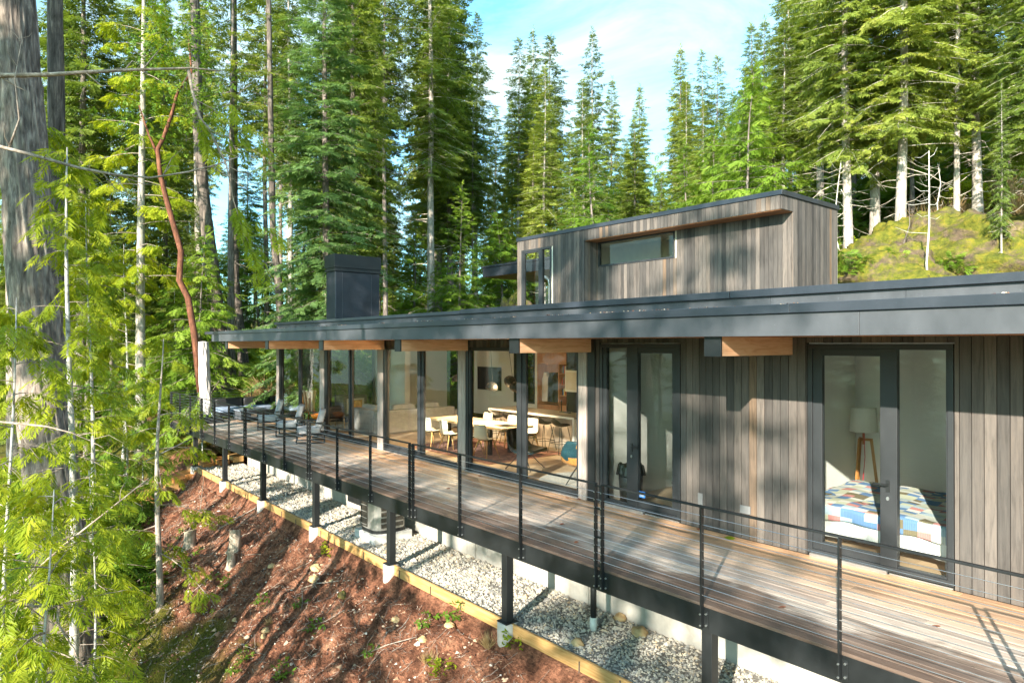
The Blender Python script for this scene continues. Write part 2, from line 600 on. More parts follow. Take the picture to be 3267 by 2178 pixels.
M = dict(
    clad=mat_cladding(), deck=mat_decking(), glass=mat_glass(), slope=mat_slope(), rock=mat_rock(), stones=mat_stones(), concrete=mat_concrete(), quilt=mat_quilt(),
    beam=mat_grain('fir_beam', (0.48, 0.235, 0.115), (0.66, 0.375, 0.215), (0.72, 0.46, 0.29), (14, 1.0, 14)),
    soffit=mat_grain('cedar_soffit', (0.26, 0.10, 0.04), (0.42, 0.18, 0.07), (0.52, 0.26, 0.11), (1.0, 12, 12)),
    timber=mat_grain('treated_timber', (0.36, 0.18, 0.06), (0.52, 0.30, 0.11), (0.62, 0.40, 0.18), (1.0, 12, 12)),
    oak=mat_grain('oak_floor', (0.40, 0.28, 0.17), (0.52, 0.38, 0.25), (0.60, 0.46, 0.31), (1.0, 12, 12), 0.4, False),
    oakv=mat_grain('oak_panel', (0.36, 0.17, 0.10), (0.46, 0.24, 0.15), (0.54, 0.30, 0.20), (12, 12, 1.0), 0.5, False),
    trim=mat_grain('weathered_trim', (0.26, 0.21, 0.18), (0.36, 0.30, 0.265), (0.44, 0.38, 0.34), (12, 12, 1.0), 0.7, False),
    gapdark=simple('gap_shade_black', (0.012, 0.012, 0.013), 0.9),
    table=mat_grain('pale_table_wood', (0.50, 0.37, 0.22), (0.62, 0.48, 0.31), (0.70, 0.57, 0.40), (1.0, 9, 9), 0.45, False),
    lamp_wood=mat_grain('lamp_wood', (0.30, 0.12, 0.03), (0.42, 0.18, 0.05), (0.5, 0.24, 0.08), (12, 12, 1.5), 0.5, False),
    legwood=mat_grain('chair_leg_wood', (0.45, 0.26, 0.09), (0.58, 0.36, 0.14), (0.66, 0.44, 0.2), (12, 12, 1.5), 0.5, False),
    black=mat_metal('black_steel', (0.015, 0.017, 0.018), 0.4, 0.5),
    fascia=mat_metal('charcoal_fascia', (0.062, 0.068, 0.078), 0.45, 0.5, 0.22),
    cap=mat_metal('dark_flashing', (0.026, 0.032, 0.043), 0.35, 0.6, 0.2),
    frame=mat_metal('window_frame_black', (0.028, 0.031, 0.034), 0.45, 0.5, 0.15),
    chim=mat_metal('chimney_sheet_metal', (0.028, 0.032, 0.040), 0.5, 0.4, 0.3),
    steel=simple('stainless_cable', (0.62, 0.62, 0.60), 0.3, 1.0),
    alum=simple('bare_aluminium', (0.6, 0.62, 0.63), 0.35, 0.9),
    wall=simple('white_plaster', (0.74, 0.73, 0.70), 0.85, var=0.03, scale=2),
    cream=simple('cream_cabinet', (0.60, 0.56, 0.46), 0.5, var=0.04),
    counter=simple('stone_counter', (0.30, 0.26, 0.22), 0.3, var=0.2, scale=20),
    white=simple('white_plastic', (0.66, 0.68, 0.64), 0.4, var=0.03),
    linen=simple('white_linen', (0.78, 0.77, 0.75), 0.9, var=0.05, bump=0.3),
    shade=simple('linen_lampshade', (0.66, 0.65, 0.57), 0.9, var=0.04, scale=30),
    greyfab=simple('grey_upholstery', (0.34, 0.34, 0.34), 0.95, var=0.12, scale=8, bump=0.3),
    palefab=simple('pale_cushion', (0.40, 0.40, 0.41), 0.95, var=0.12, scale=5, bump=0.3),
    bluefab=simple('slate_blue_cushion', (0.20, 0.25, 0.34), 0.95, var=0.1, scale=5, bump=0.3),
    canvas=simple('beige_canvas', (0.58, 0.53, 0.49), 0.9, var=0.12, scale=4, bump=0.3),
    throw=simple('cream_throw', (0.62, 0.55, 0.42), 0.95, var=0.15, scale=9, bump=0.4),
    teal=simple('teal_leather', (0.018, 0.060, 0.080), 0.32, var=0.2),
    darkleather=simple('black_leather', (0.018, 0.017, 0.016), 0.3, var=0.2),
    orangewood=mat_grain('orange_ply', (0.42, 0.17, 0.04), (0.55, 0.25, 0.07), (0.62, 0.32, 0.1), (10, 10, 1.2), 0.4, False),
    charcoal=simple('charcoal_plastic', (0.02, 0.02, 0.02), 0.5),
    darkstone=simple('dark_backsplash', (0.05, 0.055, 0.045), 0.25, var=0.5, scale=6),
    rug=simple('faded_rug', (0.30, 0.15, 0.12), 0.95, var=0.5, scale=7),
    woolrug=simple('grey_wool_rug', (0.42, 0.42, 0.40), 1.0, var=0.25, scale=30, bump=0.5),
    lampglow=emission('lit_pendant_lens', (1.0, 0.50, 0.13), 1.1),
    fire=simple('amber_stove_glass', (0.35, 0.20, 0.06), 0.15, var=0.6, scale=10),
    blue=simple('blue_plastic', (0.02, 0.12, 0.55), 0.4),
    sticker=simple('blue_sticker', (0.04, 0.2, 0.6), 0.4),
    red=simple('red_cloth', (0.5, 0.02, 0.04), 0.9),
    bag=simple('dark_bin_bag', (0.03, 0.035, 0.032), 0.3, var=0.3),
    cleartub=simple('cloudy_tub_plastic', (0.38, 0.42, 0.40), 0.3),
    books=mat_grain('book_spines', (0.05, 0.05, 0.06), (0.25, 0.2, 0.17), (0.5, 0.45, 0.4), (30, 30, 0.5), 0.7, False),
    gal=simple('galvanised_sheet', (0.46, 0.45, 0.42), 0.4, 0.55, var=0.12),
    coil=simple('condenser_coil', (0.11, 0.10, 0.085), 0.55, 0.5, var=0.4, scale=30),
    bark=mat_bark('fir_bark', (0.062, 0.050, 0.044), (0.19, 0.158, 0.138), (0.40, 0.345, 0.30), 0.16, 11, 0.9),
    barkpale=mat_bark('pale_bark', (0.15, 0.125, 0.105), (0.36, 0.315, 0.275), (0.60, 0.55, 0.49), 0.35, 9, 0.6, 0.5),
    barkdark=mat_bark('dark_bark', (0.035, 0.028, 0.024), (0.10, 0.083, 0.073), (0.22, 0.185, 0.16), 0.2, 8, 0.8),
    barkwhite=mat_bark('alder_bark', (0.14, 0.13, 0.12), (0.42, 0.41, 0.38), (0.62, 0.61, 0.57), 1.4, 7, 0.3),
    arbutus=mat_bark('arbutus_bark', (0.05, 0.032, 0.02), (0.15, 0.058, 0.034), (0.28, 0.13, 0.075), 0.4, 6, 0.3),
    twig=mat_bark('dead_twig', (0.10, 0.075, 0.06), (0.23, 0.19, 0.16), (0.44, 0.39, 0.34), 1, 12, 0.4),
    stump=mat_bark('stump_wood', (0.14, 0.105, 0.08), (0.33, 0.27, 0.21), (0.55, 0.47, 0.38), 0.2, 12, 0.6),
)
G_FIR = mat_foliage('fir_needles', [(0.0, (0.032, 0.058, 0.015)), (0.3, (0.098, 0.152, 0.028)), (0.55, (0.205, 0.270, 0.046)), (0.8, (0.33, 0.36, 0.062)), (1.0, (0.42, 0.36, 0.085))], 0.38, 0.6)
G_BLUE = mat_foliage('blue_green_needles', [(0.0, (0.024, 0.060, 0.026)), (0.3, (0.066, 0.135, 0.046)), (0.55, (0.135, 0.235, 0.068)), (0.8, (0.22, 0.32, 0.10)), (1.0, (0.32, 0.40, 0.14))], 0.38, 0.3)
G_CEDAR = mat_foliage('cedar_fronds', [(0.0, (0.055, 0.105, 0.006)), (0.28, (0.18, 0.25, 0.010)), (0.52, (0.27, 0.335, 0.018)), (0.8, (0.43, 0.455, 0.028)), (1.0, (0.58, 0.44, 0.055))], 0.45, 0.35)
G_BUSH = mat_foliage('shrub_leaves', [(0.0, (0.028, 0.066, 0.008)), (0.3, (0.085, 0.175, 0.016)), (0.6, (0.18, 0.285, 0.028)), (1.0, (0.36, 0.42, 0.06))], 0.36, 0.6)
G_DRY = mat_foliage('lichen_twigs', [(0.0, (0.12, 0.11, 0.07)), (0.5, (0.28, 0.26, 0.16)), (1.0, (0.45, 0.42, 0.28))], 0.1, 0.3)
G_STRAW = mat_foliage('dry_grass', [(0.0, (0.18, 0.12, 0.05)), (0.5, (0.36, 0.25, 0.12)), (1.0, (0.55, 0.42, 0.24))], 0.2, 0.3)

# ------------------------------------------------------------------ terrain
def vnoise(x, y, seed=0):
    """smooth value noise, numpy"""
    xi, yi = np.floor(x), np.floor(y)
    xf, yf = x - xi, y - yi
    u, v = xf * xf * (3 - 2 * xf), yf * yf * (3 - 2 * yf)

    def h(a, b):
        s = np.sin(a * 127.1 + b * 311.7 + seed * 74.7) * 43758.5453
        return s - np.floor(s)
    return (h(xi, yi) * (1 - u) + h(xi + 1, yi) * u) * (1 - v) + (h(xi, yi + 1) * (1 - u) + h(xi + 1, yi + 1) * u) * v


def fbm(x, y, seed=0, o=4):
    t, a, s = 0, 0.5, 1.0
    for k in range(o):
        t = t + a * vnoise(x * s, y * s, seed + k)
        a *= 0.5
        s *= 2.1
    return t


def sstep(a, b, x):
    t = np.clip((x - a) / (b - a), 0, 1)
    return t * t * (3 - 2 * t)


def ground(x, y, rough=True):
    x = np.asarray(x, float)
    y = np.asarray(y, float)
    k = 0.60 - 0.22 * sstep(-26, -36, x)
    front = np.where(y > -10, -1.60 + k * (y - 0.05), -1.60 - k * 10.05 + 0.10 * (y + 10))
    s = 0.15 + 0.31 * sstep(-36, -12, x)
    back = 0.15 + np.maximum(0, y - 10.5) * s * np.where(y > 60, 0.9, 1)
    under = np.full_like(x, -1.45)
    w = sstep(4.0, 9.5, y)
    mid = under * (1 - w) + back * w
    left = sstep(-25.2, -29.0, x)
    midl = (-1.46 + 1.5 * sstep(-1.5, 4.0, y)) * (1 - w) + back * w
    mid = mid * (1 - left) + midl * left
    wf = sstep(-0.1, 0.15, y) * (1 - left) + sstep(-2.5, 1.5, y) * left
    z = front * (1 - wf) + mid * wf
    if rough:
        am = np.where((y > -0.3) & (y < 9) & (x > -25.5), 0.0, 1.0) * sstep(0.0, -0.5, y - 9.0 * (y > 5)) if False else np.where((y > -0.15) & (y < 10) & (x > -25), 0.0, 1.0)
        z = z + am * ((fbm(x * 0.9, y * 0.9, 3) - 0.47) * 0.34 + (fbm(x * 3.7, y * 3.7, 9) - 0.47) * 0.26)
        z = z + sstep(12, 40, y) * (fbm(x * 0.12, y * 0.12, 5) - 0.47) * 4
    return z


def gz(x, y):
    return float(ground(np.array([x]), np.array([y]))[0])


def axis(parts):
    out = []
    for a, b, n in parts:
        out += list(np.linspace(a, b, n, endpoint=False))
    out.append(parts[-1][1])
    return np.array(out)


gx = axis([(-400, -120, 10), (-120, -40, 40), (-40, -26, 70), (-26, -4, 330), (-4, 12, 60), (12, 60, 20), (60, 300, 8)])
gy = axis([(-250, -60, 10), (-60, -12, 30), (-12, -7, 30), (-7, -0.16, 150), (-0.16, 0.2, 8), (0.2, 10, 30), (10, 40, 50), (40, 120, 30), (120, 500, 10)])
XX, YY = np.meshgrid(gx, gy)
ZZ = ground(XX, YY)
nx, ny = len(gx), len(gy)
V = np.stack([XX.ravel(), YY.ravel(), ZZ.ravel()], 1)
idx = np.arange(nx * ny).reshape(ny, nx)
F = np.stack([idx[:-1, :-1].ravel(), idx[:-1, 1:].ravel(), idx[1:, 1:].ravel(), idx[1:, :-1].ravel()], 1)
tag(link_mesh('ground', np_mesh('ground', V, F, smooth=True), M['slope']), kind='structure')

# gravel bed under the deck: a sheet with thousands of loose stones on it
b = MB()
b.box(-24.3, 4, 0.17, 1.62, -1.60, -1.385)
gs = b.build('gravel_bed', simple('gravel_base', (0.20, 0.19, 0.17), 0.95, var=0.5, scale=40, bump=0.8))
tag(gs, kind='structure')


def octa_cloud(P, S, rs):
    """jittered octahedra; P centres, S radii"""
    n = len(P)
    base = np.array([(1, 0, 0), (0, 1, 0), (-1, 0, 0), (0, -1, 0), (0, 0, 1), (0, 0, -1)], float)
    J = base[None] * (1 + rs.uniform(-0.35, 0.35, (n, 6, 1))) + rs.uniform(-0.25, 0.25, (n, 6, 3))
    J *= np.stack([rs.uniform(0.7, 1.3, n), rs.uniform(0.6, 1.1, n), rs.uniform(0.4, 0.8, n)], 1)[:, None, :]
    a = rs.uniform(0, 6.28, n)
    ca, sa = np.cos(a), np.sin(a)
    x = J[..., 0] * ca[:, None] - J[..., 1] * sa[:, None]
    y = J[..., 0] * sa[:, None] + J[..., 1] * ca[:, None]
    V = np.stack([x, y, J[..., 2]], -1) * S[:, None, None] + P[:, None, :]
    T = np.array([(0, 1, 4), (1, 2, 4), (2, 3, 4), (3, 0, 4), (1, 0, 5), (2, 1, 5), (3, 2, 5), (0, 3, 5)])
    F = (T[None] + (np.arange(n) * 6)[:, None, None]).reshape(-1, 3)
    return V.reshape(-1, 3), F


n = 26000
px = -24.2 + 25.5 * rng.random(n) ** 0.85
py = rng.uniform(0.19, 1.62, n)
dist = np.hypot(px, py + 6.2)
S = rng.uniform(0.014, 0.036, n) * np.where(rng.random(n) < 0.04, 1.9, 1.0)
S *= np.clip(dist / 11, 0.85, 1.7)
P = np.stack([px, py, np.full(n, -1.378)], 1)
V, F = octa_cloud(P, S, rng)
tag(link_mesh('gravel', np_mesh('gravel', V, F, np.repeat(rng.random(n), 8)), M['stones']), kind='stuff')

# loose twigs and needles on the bank
def sticks(n, xr, yr, lr, wr, lift=0.012):
    x = rng.uniform(*xr, n)
    y = rng.uniform(*yr, n)
    a = rng.normal(0.25, 0.9, n)
    l = rng.uniform(*lr, n) * rng.random(n) ** 0.6
    w = rng.uniform(*wr, n)
    dx, dy = np.cos(a) * l / 2, np.sin(a) * l / 2
    bx = rng.normal(0, 0.12, n) * l
    P = []
    for t in (-1, 0, 1):
        qx, qy = x + dx * t - np.sin(a) * bx * (t == 0), y + dy * t + np.cos(a) * bx * (t == 0)
        P.append(np.stack([qx, qy, ground(qx, qy) + lift + (rng.uniform(0, 0.04, n) if t else 0)], 1))
    nrm = np.stack([-np.sin(a), np.cos(a), np.full(n, 0.6)], 1) * w[:, None]
    up = np.stack([np.zeros(n), -0.5 * w, 0.9 * w], 1)
    vs = []
    for p in P:
        vs += [p - nrm, p + nrm * np.array([1, 1, 0.2]), p + up]
    V = np.stack(vs, 1).reshape(-1, 3)
    T = []
    for s in (0, 3):
        T += [(s, s + 1, s + 4, s + 3), (s + 1, s + 2, s + 5, s + 4), (s + 2, s, s + 3, s + 5)]
    F = (np.array(T)[None] + (np.arange(n) * 9)[:, None, None]).reshape(-1, 4)
    return V, F, np.repeat(rng.random(n), 6)


V1, F1, r1 = sticks(9000, (-24, -3), (-7, -0.1), (0.06, 0.32), (0.0015, 0.004), 0.006)
V2, F2, r2 = sticks(150, (-22, -4), (-6.5, -0.3), (0.3, 0.9), (0.004, 0.008), 0.015)
tag(link_mesh('forest_litter', np_mesh('forest_litter', np.vstack([V1, V2]), np.vstack([F1, F2 + len(V1)]), np.concatenate([r1, r2])), M['twig']), kind='stuff')
# red needle clumps, cones and chips, small faces lying on the duff
n = 15000
px, py = rng.uniform(-24, -3, n), -0.12 - 7 * rng.random(n)
P = np.stack([px, py, ground(px, py)], 1)
V, F = octa_cloud(P, rng.uniform(0.008, 0.036, n) * np.where(rng.random(n) < 0.05, 2.0, 1), rng)
cm = NT('duff_chips')
cm.set(cm.ramp(cm.attr(), [(0, (0.03, 0.017, 0.013)), (0.4, (0.14, 0.065, 0.042)), (0.65, (0.32, 0.18, 0.11)), (0.85, (0.48, 0.34, 0.22)), (1, (0.6, 0.55, 0.48))]), 0.95, 0, 0.2)
tag(link_mesh('duff', np_mesh('duff', V, F, np.repeat(rng.random(n), 8)), cm.m), kind='stuff')

# ------------------------------------------------------------------ the house
house = thing('house', 'long flat-roofed house clad in dark stained cedar boards, glass walls along its deck', 'house', (-10, 3, 0))
YF = 2.47      # facade plane
ZS = 2.84      # soffit
BW = 0.117


def boards(mb, x0, x1, z0, z1, y, gap=0.008, depth=0.02, rs=random, normal='y', holes=()):
    """vertical boards on plane y (facing -y), or on plane x facing +x when normal='x'"""
    i0 = math.floor(x0 / BW)
    x = i0 * BW
    while x < x1 - 1e-4:
        a, c = max(x + gap / 2, x0), min(x + BW - gap / 2, x1)
        x += BW
        if c - a < 0.01:
            continue
        segs = [(z0, z1)]
        for (hx0, hx1, hz0, hz1) in holes:
            if c > hx0 + 0.004 and a < hx1 - 0.004:
                ns = []
                for (s0, s1) in segs:
                    if hz0 > s0:
                        ns.append((s0, min(hz0, s1)))
                    if hz1 < s1:
                        ns.append((max(hz1, s0), s1))
                segs = ns
        r = rs.random()
        d = rs.uniform(0, 0.003)
        for s0, s1 in segs:
            if s1 - s0 < 0.01:
                continue
            if normal == 'y':
                mb.box(a, c, y - d, y + depth, s0, s1, r)
            else:
                mb.box(y - depth, y + d, a, c, s0, s1, r)


# main cladding on the facade, with solid backing behind it
XR_END = 3.4
b = MB()
boards(b, -6.30, -4.31, 0.0, ZS, YF)
boards(b, -2.62, XR_END, 0.0, ZS, YF)
boards(b, -8.02, -6.30, 2.765, ZS, YF + 0.03)
boards(b, -4.31, -2.62, 2.765, ZS, YF)
boards(b, -8.30, -8.00, 0.0, ZS, YF)
b.build('cladding', M['clad'], house, smooth=False)
dk = MB()
b = MB()
for (x0, x1, z0, z1) in [(-6.30, -4.31, -0.05, 2.83), (-2.62, XR_END, -0.05, 2.83), (-8.28, -8.0, -0.05, 2.83), (-22.9, -8.28, 2.66, 2.83), (-8.0, -6.3, 2.77, 2.83), (-4.31, -2.62, 2.77, 2.83)]:
    b.box(x0, x1, YF + 0.055, YF + 0.2, z0, z1)
    dk.box(x0, x1, YF + 0.05, YF + 0.054, z0, z1)  # near-black sheet, its colour stands in for the shade between boards
b.box(XR_END, XR_END + 0.2, 2.6, 11.0, -1, 2.83)   # right end wall
b.box(-23.0, -22.8, 6.2, 9.4, -1, 2.83)           # left end wall, the rest of it is glass
b.build('wall', M['wall'], house)
dk.build('gap_shade_backing', M['gapdark'], house)
# wood trims on the facade beside the glazing
b = MB()
for (x0, x1) in [(-22.93, -22.72), (-19.42, -19.10), (-15.82, -15.53), (-12.17, -11.90), (-8.47, -8.27)]:
    w = (x1 - x0) / 2
    for k in range(2):
        b.box(x0 + k * w + 0.003, x0 + (k + 1) * w - 0.003, YF - 0.035, YF + 0.05, 0.0, ZS, random.uniform(0.5, 0.85))
b.build('trim_board', M['trim'], house)
# concrete foundation
b = MB()
b.box(-23.5, XR_END, 1.66, 1.9, -1.7, -0.33)
b.box(-23.2, XR_END, 9.0, 11.1, -1.7, -0.1)
for x in (-23.3, -18.0, -10.7, -7.7, -3.6):
    b.box(x, x + 0.24, 1.63, 1.66, -1.6, -0.33)
b.build('foundation', M['concrete'], house)
b = MB()
b.box(-15.9, -14.6, 1.635, 1.655, -1.25, -0.5, 0.4)
for k in range(8):
    b.box(-15.85 + k * 0.155, -15.85 + k * 0.155 + 0.148, 1.615, 1.635, -1.2, -0.52)
b.build('crawlspace_hatch', M['black'], house)
# roof: thin overhang, thick roof behind it, stepped dark flashings
b = MB()
b.box(-24.22, XR_END + 0.6, 0.72, 2.62, ZS + 0.03, 3.02)
b.box(-22.9, XR_END + 0.6, 2.50, 11.6, 2.86, 3.38)
b.build('roof', M['cap'], house)
b = MB()
x = -24.2
while x < XR_END + 0.5:
    b.box(x, x + 0.09, 0.76, 2.47, ZS, ZS + 0.03, random.random())
    x += 0.095
b.build('soffit', M['soffit'], house)
b = MB()
joints = [-24.24, -21.1, -18.05, -15.1, -12.05, -9.0, -5.95, -2.9, 0.2, 4.0]
for x0, x1 in zip(joints, joints[1:]):
    b.box(x0 + 0.0015, x1 - 0.0015, 0.70, 0.72, ZS - 0.005, 3.075, random.random())
b.box(-24.24, -24.22, 0.722, 2.62, ZS - 0.005, 3.075)
b.build('fascia', M['fascia'], house, bevel=0.003)
b = MB()
for i, (x0, x1) in enumerate(zip(joints, joints[1:])):
    dz = random.uniform(-0.003, 0.003)
    b.box(x0 - 0.7 + 0.001, x1 - 0.7 - 0.001, 0.665, 0.86, 3.079, 3.175 + dz)
b.box(-24.96, -24.93, 0.9, 1, 3.08, 3.1)
b.v, b.f, b.r = b.v[:-8], b.f[:-6], b.r[:-6]
b.build('roof_edge_cap', M['cap'], house, bevel=0.004)
b = MB()
x = -22.93
while x < XR_END + 0.6:
    w = random.uniform(1.1, 1.7)
    b.box(x, min(x + w - 0.004, XR_END + 0.6), 2.44, 2.46, 3.02, 3.40, random.random())
    x += w
b.build('upper_fascia', M['fascia'], house)
b = MB()
b.box(-22.99, -12.02, 2.38, 2.62, 3.402, 3.478)
b.box(-12.0, -5.4, 2.375, 2.62, 3.402, 3.500)
b.box(-5.39, XR_END + 0.65, 2.38, 2.62, 3.402, 3.503)
b.build('upper_edge_cap', M['cap'], house, bevel=0.004)
# needle litter caught on the roof edge
n = 700
px = rng.uniform(-23, 2, n)
P = np.stack([px, rng.uniform(0.70, 0.84, n), np.full(n, 3.182)], 1)
keep = fbm(px * 1.3, px * 0, 4) > 0.47
P = P[keep]
V, F = octa_cloud(P, rng.uniform(0.006, 0.018, len(P)), rng)
tag(link_mesh('roof_litter', np_mesh('roof_litter', V, F, np.repeat(rng.random(len(P)), 8)), cm.m), kind='stuff')

# glulam beams under the overhang, each with a dark metal end cap
for X in (-4.5, -8.16, -11.82, -15.48, -19.14, -22.8):
    b = MB()
    b.box(X - 0.22, X, 0.80, 2.46, 2.605, ZS - 0.002, random.random())
    o = b.build('glulam_beam', M['beam'], house, bevel=0.004)
    c = MB()
    c.box(X - 0.228, X + 0.004, 0.775, 0.80, 2.598, ZS - 0.002)
    c.build('end_cap', M['black'], o, bevel=0.002)


# glazing
def frame_rect(mb, x0, x1, z0, z1, y, w=0.07, d=0.07, wb=None, wl=None, wr=None):
    wb = wb or w
    wl = wl or w
    wr = wr or w
    mb.box(x0, x1, y, y + d, z1 - w, z1)
    mb.box(x0, x1, y, y + d, z0, z0 + wb)
    mb.box(x0, x0 + wl, y, y + d, z0 + wb, z1 - w)
    mb.box(x1 - wr, x1, y, y + d, z0 + wb, z1 - w)


def pane(parent, x0, x1, z0, z1, y, name='pane'):
    c = MB()
    c.add([(x0, y, z0), (x1, y, z0), (x1, y, z1), (x0, y, z1)], [(0, 1, 2, 3)])
    return c.build(name, M['glass'], parent)


def slider(xa, xm0, xm1, xb):
    """two-panel sliding glass door between xa and xb with a meeting stile"""
    b = MB()
    frame_rect(b, xa, xb, 0.02, 2.68, YF + 0.0, 0.075, 0.12, 0.10)
    b.box(xm0, xm0 + (xm1 - xm0) * 0.55, YF + 0.005, YF + 0.05, 0.12, 2.605)
    b.box(xm0 + (xm1 - xm0) * 0.55, xm1, YF + 0.03, YF + 0.09, 0.12, 2.605)
    b.box(xa + 0.075, xm0, YF + 0.035, YF + 0.075, 0.12, 0.18)
    b.box(xa + 0.075, xa + 0.13, YF + 0.03, YF + 0.07, 0.18, 2.605)
    o = b.build('sliding_door', M['frame'], house, bevel=0.003)
    pane(o, xa + 0.13, xm0, 0.18, 2.605, YF + 0.05)
    pane(o, xm1, xb - 0.075, 0.12, 2.605, YF + 0.07)
    h = MB()
    h.box(xa + 0.09, xa + 0.11, YF - 0.04, YF - 0.02, 0.95, 1.25)
    h.box(xa + 0.09, xa + 0.11, YF - 0.02, YF + 0.03, 0.96, 0.98)
    h.box(xa + 0.09, xa + 0.11, YF - 0.02, YF + 0.03, 1.22, 1.24)
    h.build('handle', M['black'], o)
    s = MB()
    s.box(xa, xb, YF - 0.05, YF - 0.002, -0.004, 0.018)
    s.build('sill', M['alum'], o)


slider(-22.72, -21.12, -20.98, -19.42)
slider(-19.10, -17.56, -17.40, -15.82)
slider(-15.53, -13.92, -13.68, -12.17)
slider(-11.90, -10.22, -9.97, -8.47)
# head board above the sliders
b = MB()
boards(b, -22.72, -8.47, 2.682, ZS, YF + 0.03)
b.build('head_boards', M['clad'], house)

def hinged(x0, x1, lx0, lx1, sx0, sx1, name='patio_door', leaf_top=2.60, side_top=2.68, lever_x=None, sticker=False):
    """black framed glass door leaf (lx0..lx1) beside a fixed light (sx0..sx1)"""
    b = MB()
    frame_rect(b, x0, x1, 0.03, 2.75, YF - 0.01, 0.06, 0.13, 0.06)
    la, lb = (lx0 - 0.12, lx1 + 0.12)
    # fill between panes
    xs = sorted([(lx0, lx1, 0.20, leaf_top), (sx0, sx1, 0.11, side_top)])
    mid0, mid1 = xs[0][1], xs[1][0]
    b.box(mid0, mid1, YF, YF + 0.09, 0.09, 2.69)
    b.box(x0 + 0.06, xs[0][0], YF + 0.01, YF + 0.09, 0.09, 2.69)
    b.box(xs[1][1], x1 - 0.06, YF + 0.01, YF + 0.09, 0.09, 2.69)
    for (a, c, z0, z1) in xs:
        b.box(a, c, YF + 0.012, YF + 0.085, 0.09, z0)
        b.box(a, c, YF + 0.012, YF + 0.085, z1, 2.69)
    o = b.build(name, M['frame'], house, bevel=0.004)
    for (a, c, z0, z1) in xs:
        pane(o, a, c, z0, z1, YF + 0.05)
    h = MB()
    sgn = 1 if lever_x < (lx0 + lx1) / 2 else -1
    h.box(lever_x - 0.02, lever_x + 0.02, YF - 0.012, YF, 0.98, 1.12)
    h.box(min(lever_x, lever_x + sgn * 0.15), max(lever_x, lever_x + sgn * 0.15), YF - 0.06, YF - 0.042, 1.055, 1.08)
    h.box(lever_x - 0.01, lever_x + 0.01, YF - 0.045, YF - 0.012, 1.057, 1.078)
    h.build('handle', M['black'], o)
    k = MB()
    k.lathe([(0.0, 0), (0.016, 0), (0.016, 0.012), (0, 0.012)], 12)
    k.v = [(lever_x + p[0], YF - 0.012 + p[2] - 0.004, 0.90 + p[1] * 1.5) for p in k.v]
    k.build('lock_cylinder', M['alum'], o)
    s = MB()
    s.box(x0 + 0.05, (x0 + x1) / 2 + 0.15, YF - 0.06, YF - 0.011, 0.0, 0.045)
    s.box((x0 + x1) / 2 + 0.17, x1, YF - 0.03, YF - 0.011, 0.006, 0.022)
    s.build('sill', M['alum'], o)
    if sticker:
        q = MB()
        q.box(lx0 - 0.02, lx0 + 0.12, YF + 0.044, YF + 0.047, 0.245, 0.345)
        st = q.build('sticker', M['sticker'], o)
        q = MB()
        for z in (0.265, 0.285, 0.305, 0.325):
            q.box(lx0 + 0.0, lx0 + 0.10, YF + 0.041, YF + 0.043, z, z + 0.008)
        q.build('sticker_text', M['white'], o)
    return o


hinged(-7.98, -6.31, -7.15, -6.47, -7.84, -7.38, lever_x=-7.27, sticker=True)
hinged(-4.30, -2.63, -4.12, -3.41, -3.22, -2.71, lever_x=-3.32)
# dark side piece between the living glazing and the first hinged door
b = MB()
b.box(-8.27, -8.0, YF - 0.02, YF + 0.1, 0, 2.83)
b.v = []
b.f = []
b.r = []
b.box(-8.25, -8.08, YF - 0.03, YF + 0.02, 0, 2.83)
b.build('dark_post', M['black'], house, bevel=0.003)
b = MB()
for X in (-22.74, -19.1 + 0.0, -15.53, -11.90):
    b.box(X - 0.005, X + 0.09, YF - 0.02, YF - 0.001, 0.0, 2.83)
    b.box(X + 0.11, X + 0.16, YF - 0.012, YF - 0.001, 0.0, 2.68)
b.build('door_jamb', M['black'], house, bevel=0.003)
# glazed left end of the living room
b = MB()
for y0, y1 in ((2.6, 4.3), (4.36, 6.15)):
    b.box(-22.95, -22.85, y0, y1, 0.0, 0.1)
    b.box(-22.95, -22.85, y0, y1, 2.6, 2.7)
    b.box(-22.95, -22.85, y0, y0 + 0.07, 0.1, 2.6)
    b.box(-22.95, -22.85, y1 - 0.07, y1, 0.1, 2.6)
b.box(-22.95, -22.85, 2.6, 6.2, 2.7, 2.85)
o = b.build('end_window', M['frame'], house)
for y0, y1 in ((2.67, 4.23), (4.43, 6.08)):
    c = MB()
    c.add([(-22.9, y0, 0.1), (-22.9, y1, 0.1), (-22.9, y1, 2.6), (-22.9, y0, 2.6)], [(0, 1, 2, 3)])
    c.build('pane', M['glass'], o)

# floor, ceiling, partitions of the rooms behind the glass
b = MB()
y = 2.6
while y < 11:
    x = -22.8 + random.uniform(-1.5, 0)
    while x < XR_END:
        ln = random.uniform(1.6, 2.6)
        b.box(max(x, -22.8) + 0.001, min(x + ln, XR_END) - 0.001, y + 0.0008, min(y + 0.15, 11) - 0.0008, -0.03, 0.03, random.random())
        x += ln
    y += 0.15
b.build('floorboards', M['oak'], house)
b = MB()
b.box(-22.8, XR_END, 2.68, 11.0, -0.3, -0.032)
b.build('subfloor', M['concrete'], house)
b = MB()
b.box(-22.8, XR_END, 2.68, 11.0, 2.80, 2.855)
b.build('ceiling', M['wall'], house)
b = MB()
b.box(-8.07, -7.95, 2.68, 9.4, 0.03, 2.80)       # living / laundry
b.box(-7.95, -5.35, 5.2, 5.32, 0.03, 2.80)       # laundry back
b.box(-5.35, -5.2, 2.68, 6.1, 0.03, 2.80)        # laundry / bedroom
b.box(-5.2, 0.6, 5.98, 6.1, 0.03, 2.80)          # bedroom back
b.box(0.6, 0.72, 2.68, 6.1, 0.03, 2.80)
b.box(-22.8, -20.75, 6.2, 6.4, 0.03, 2.80)       # wall behind the stove
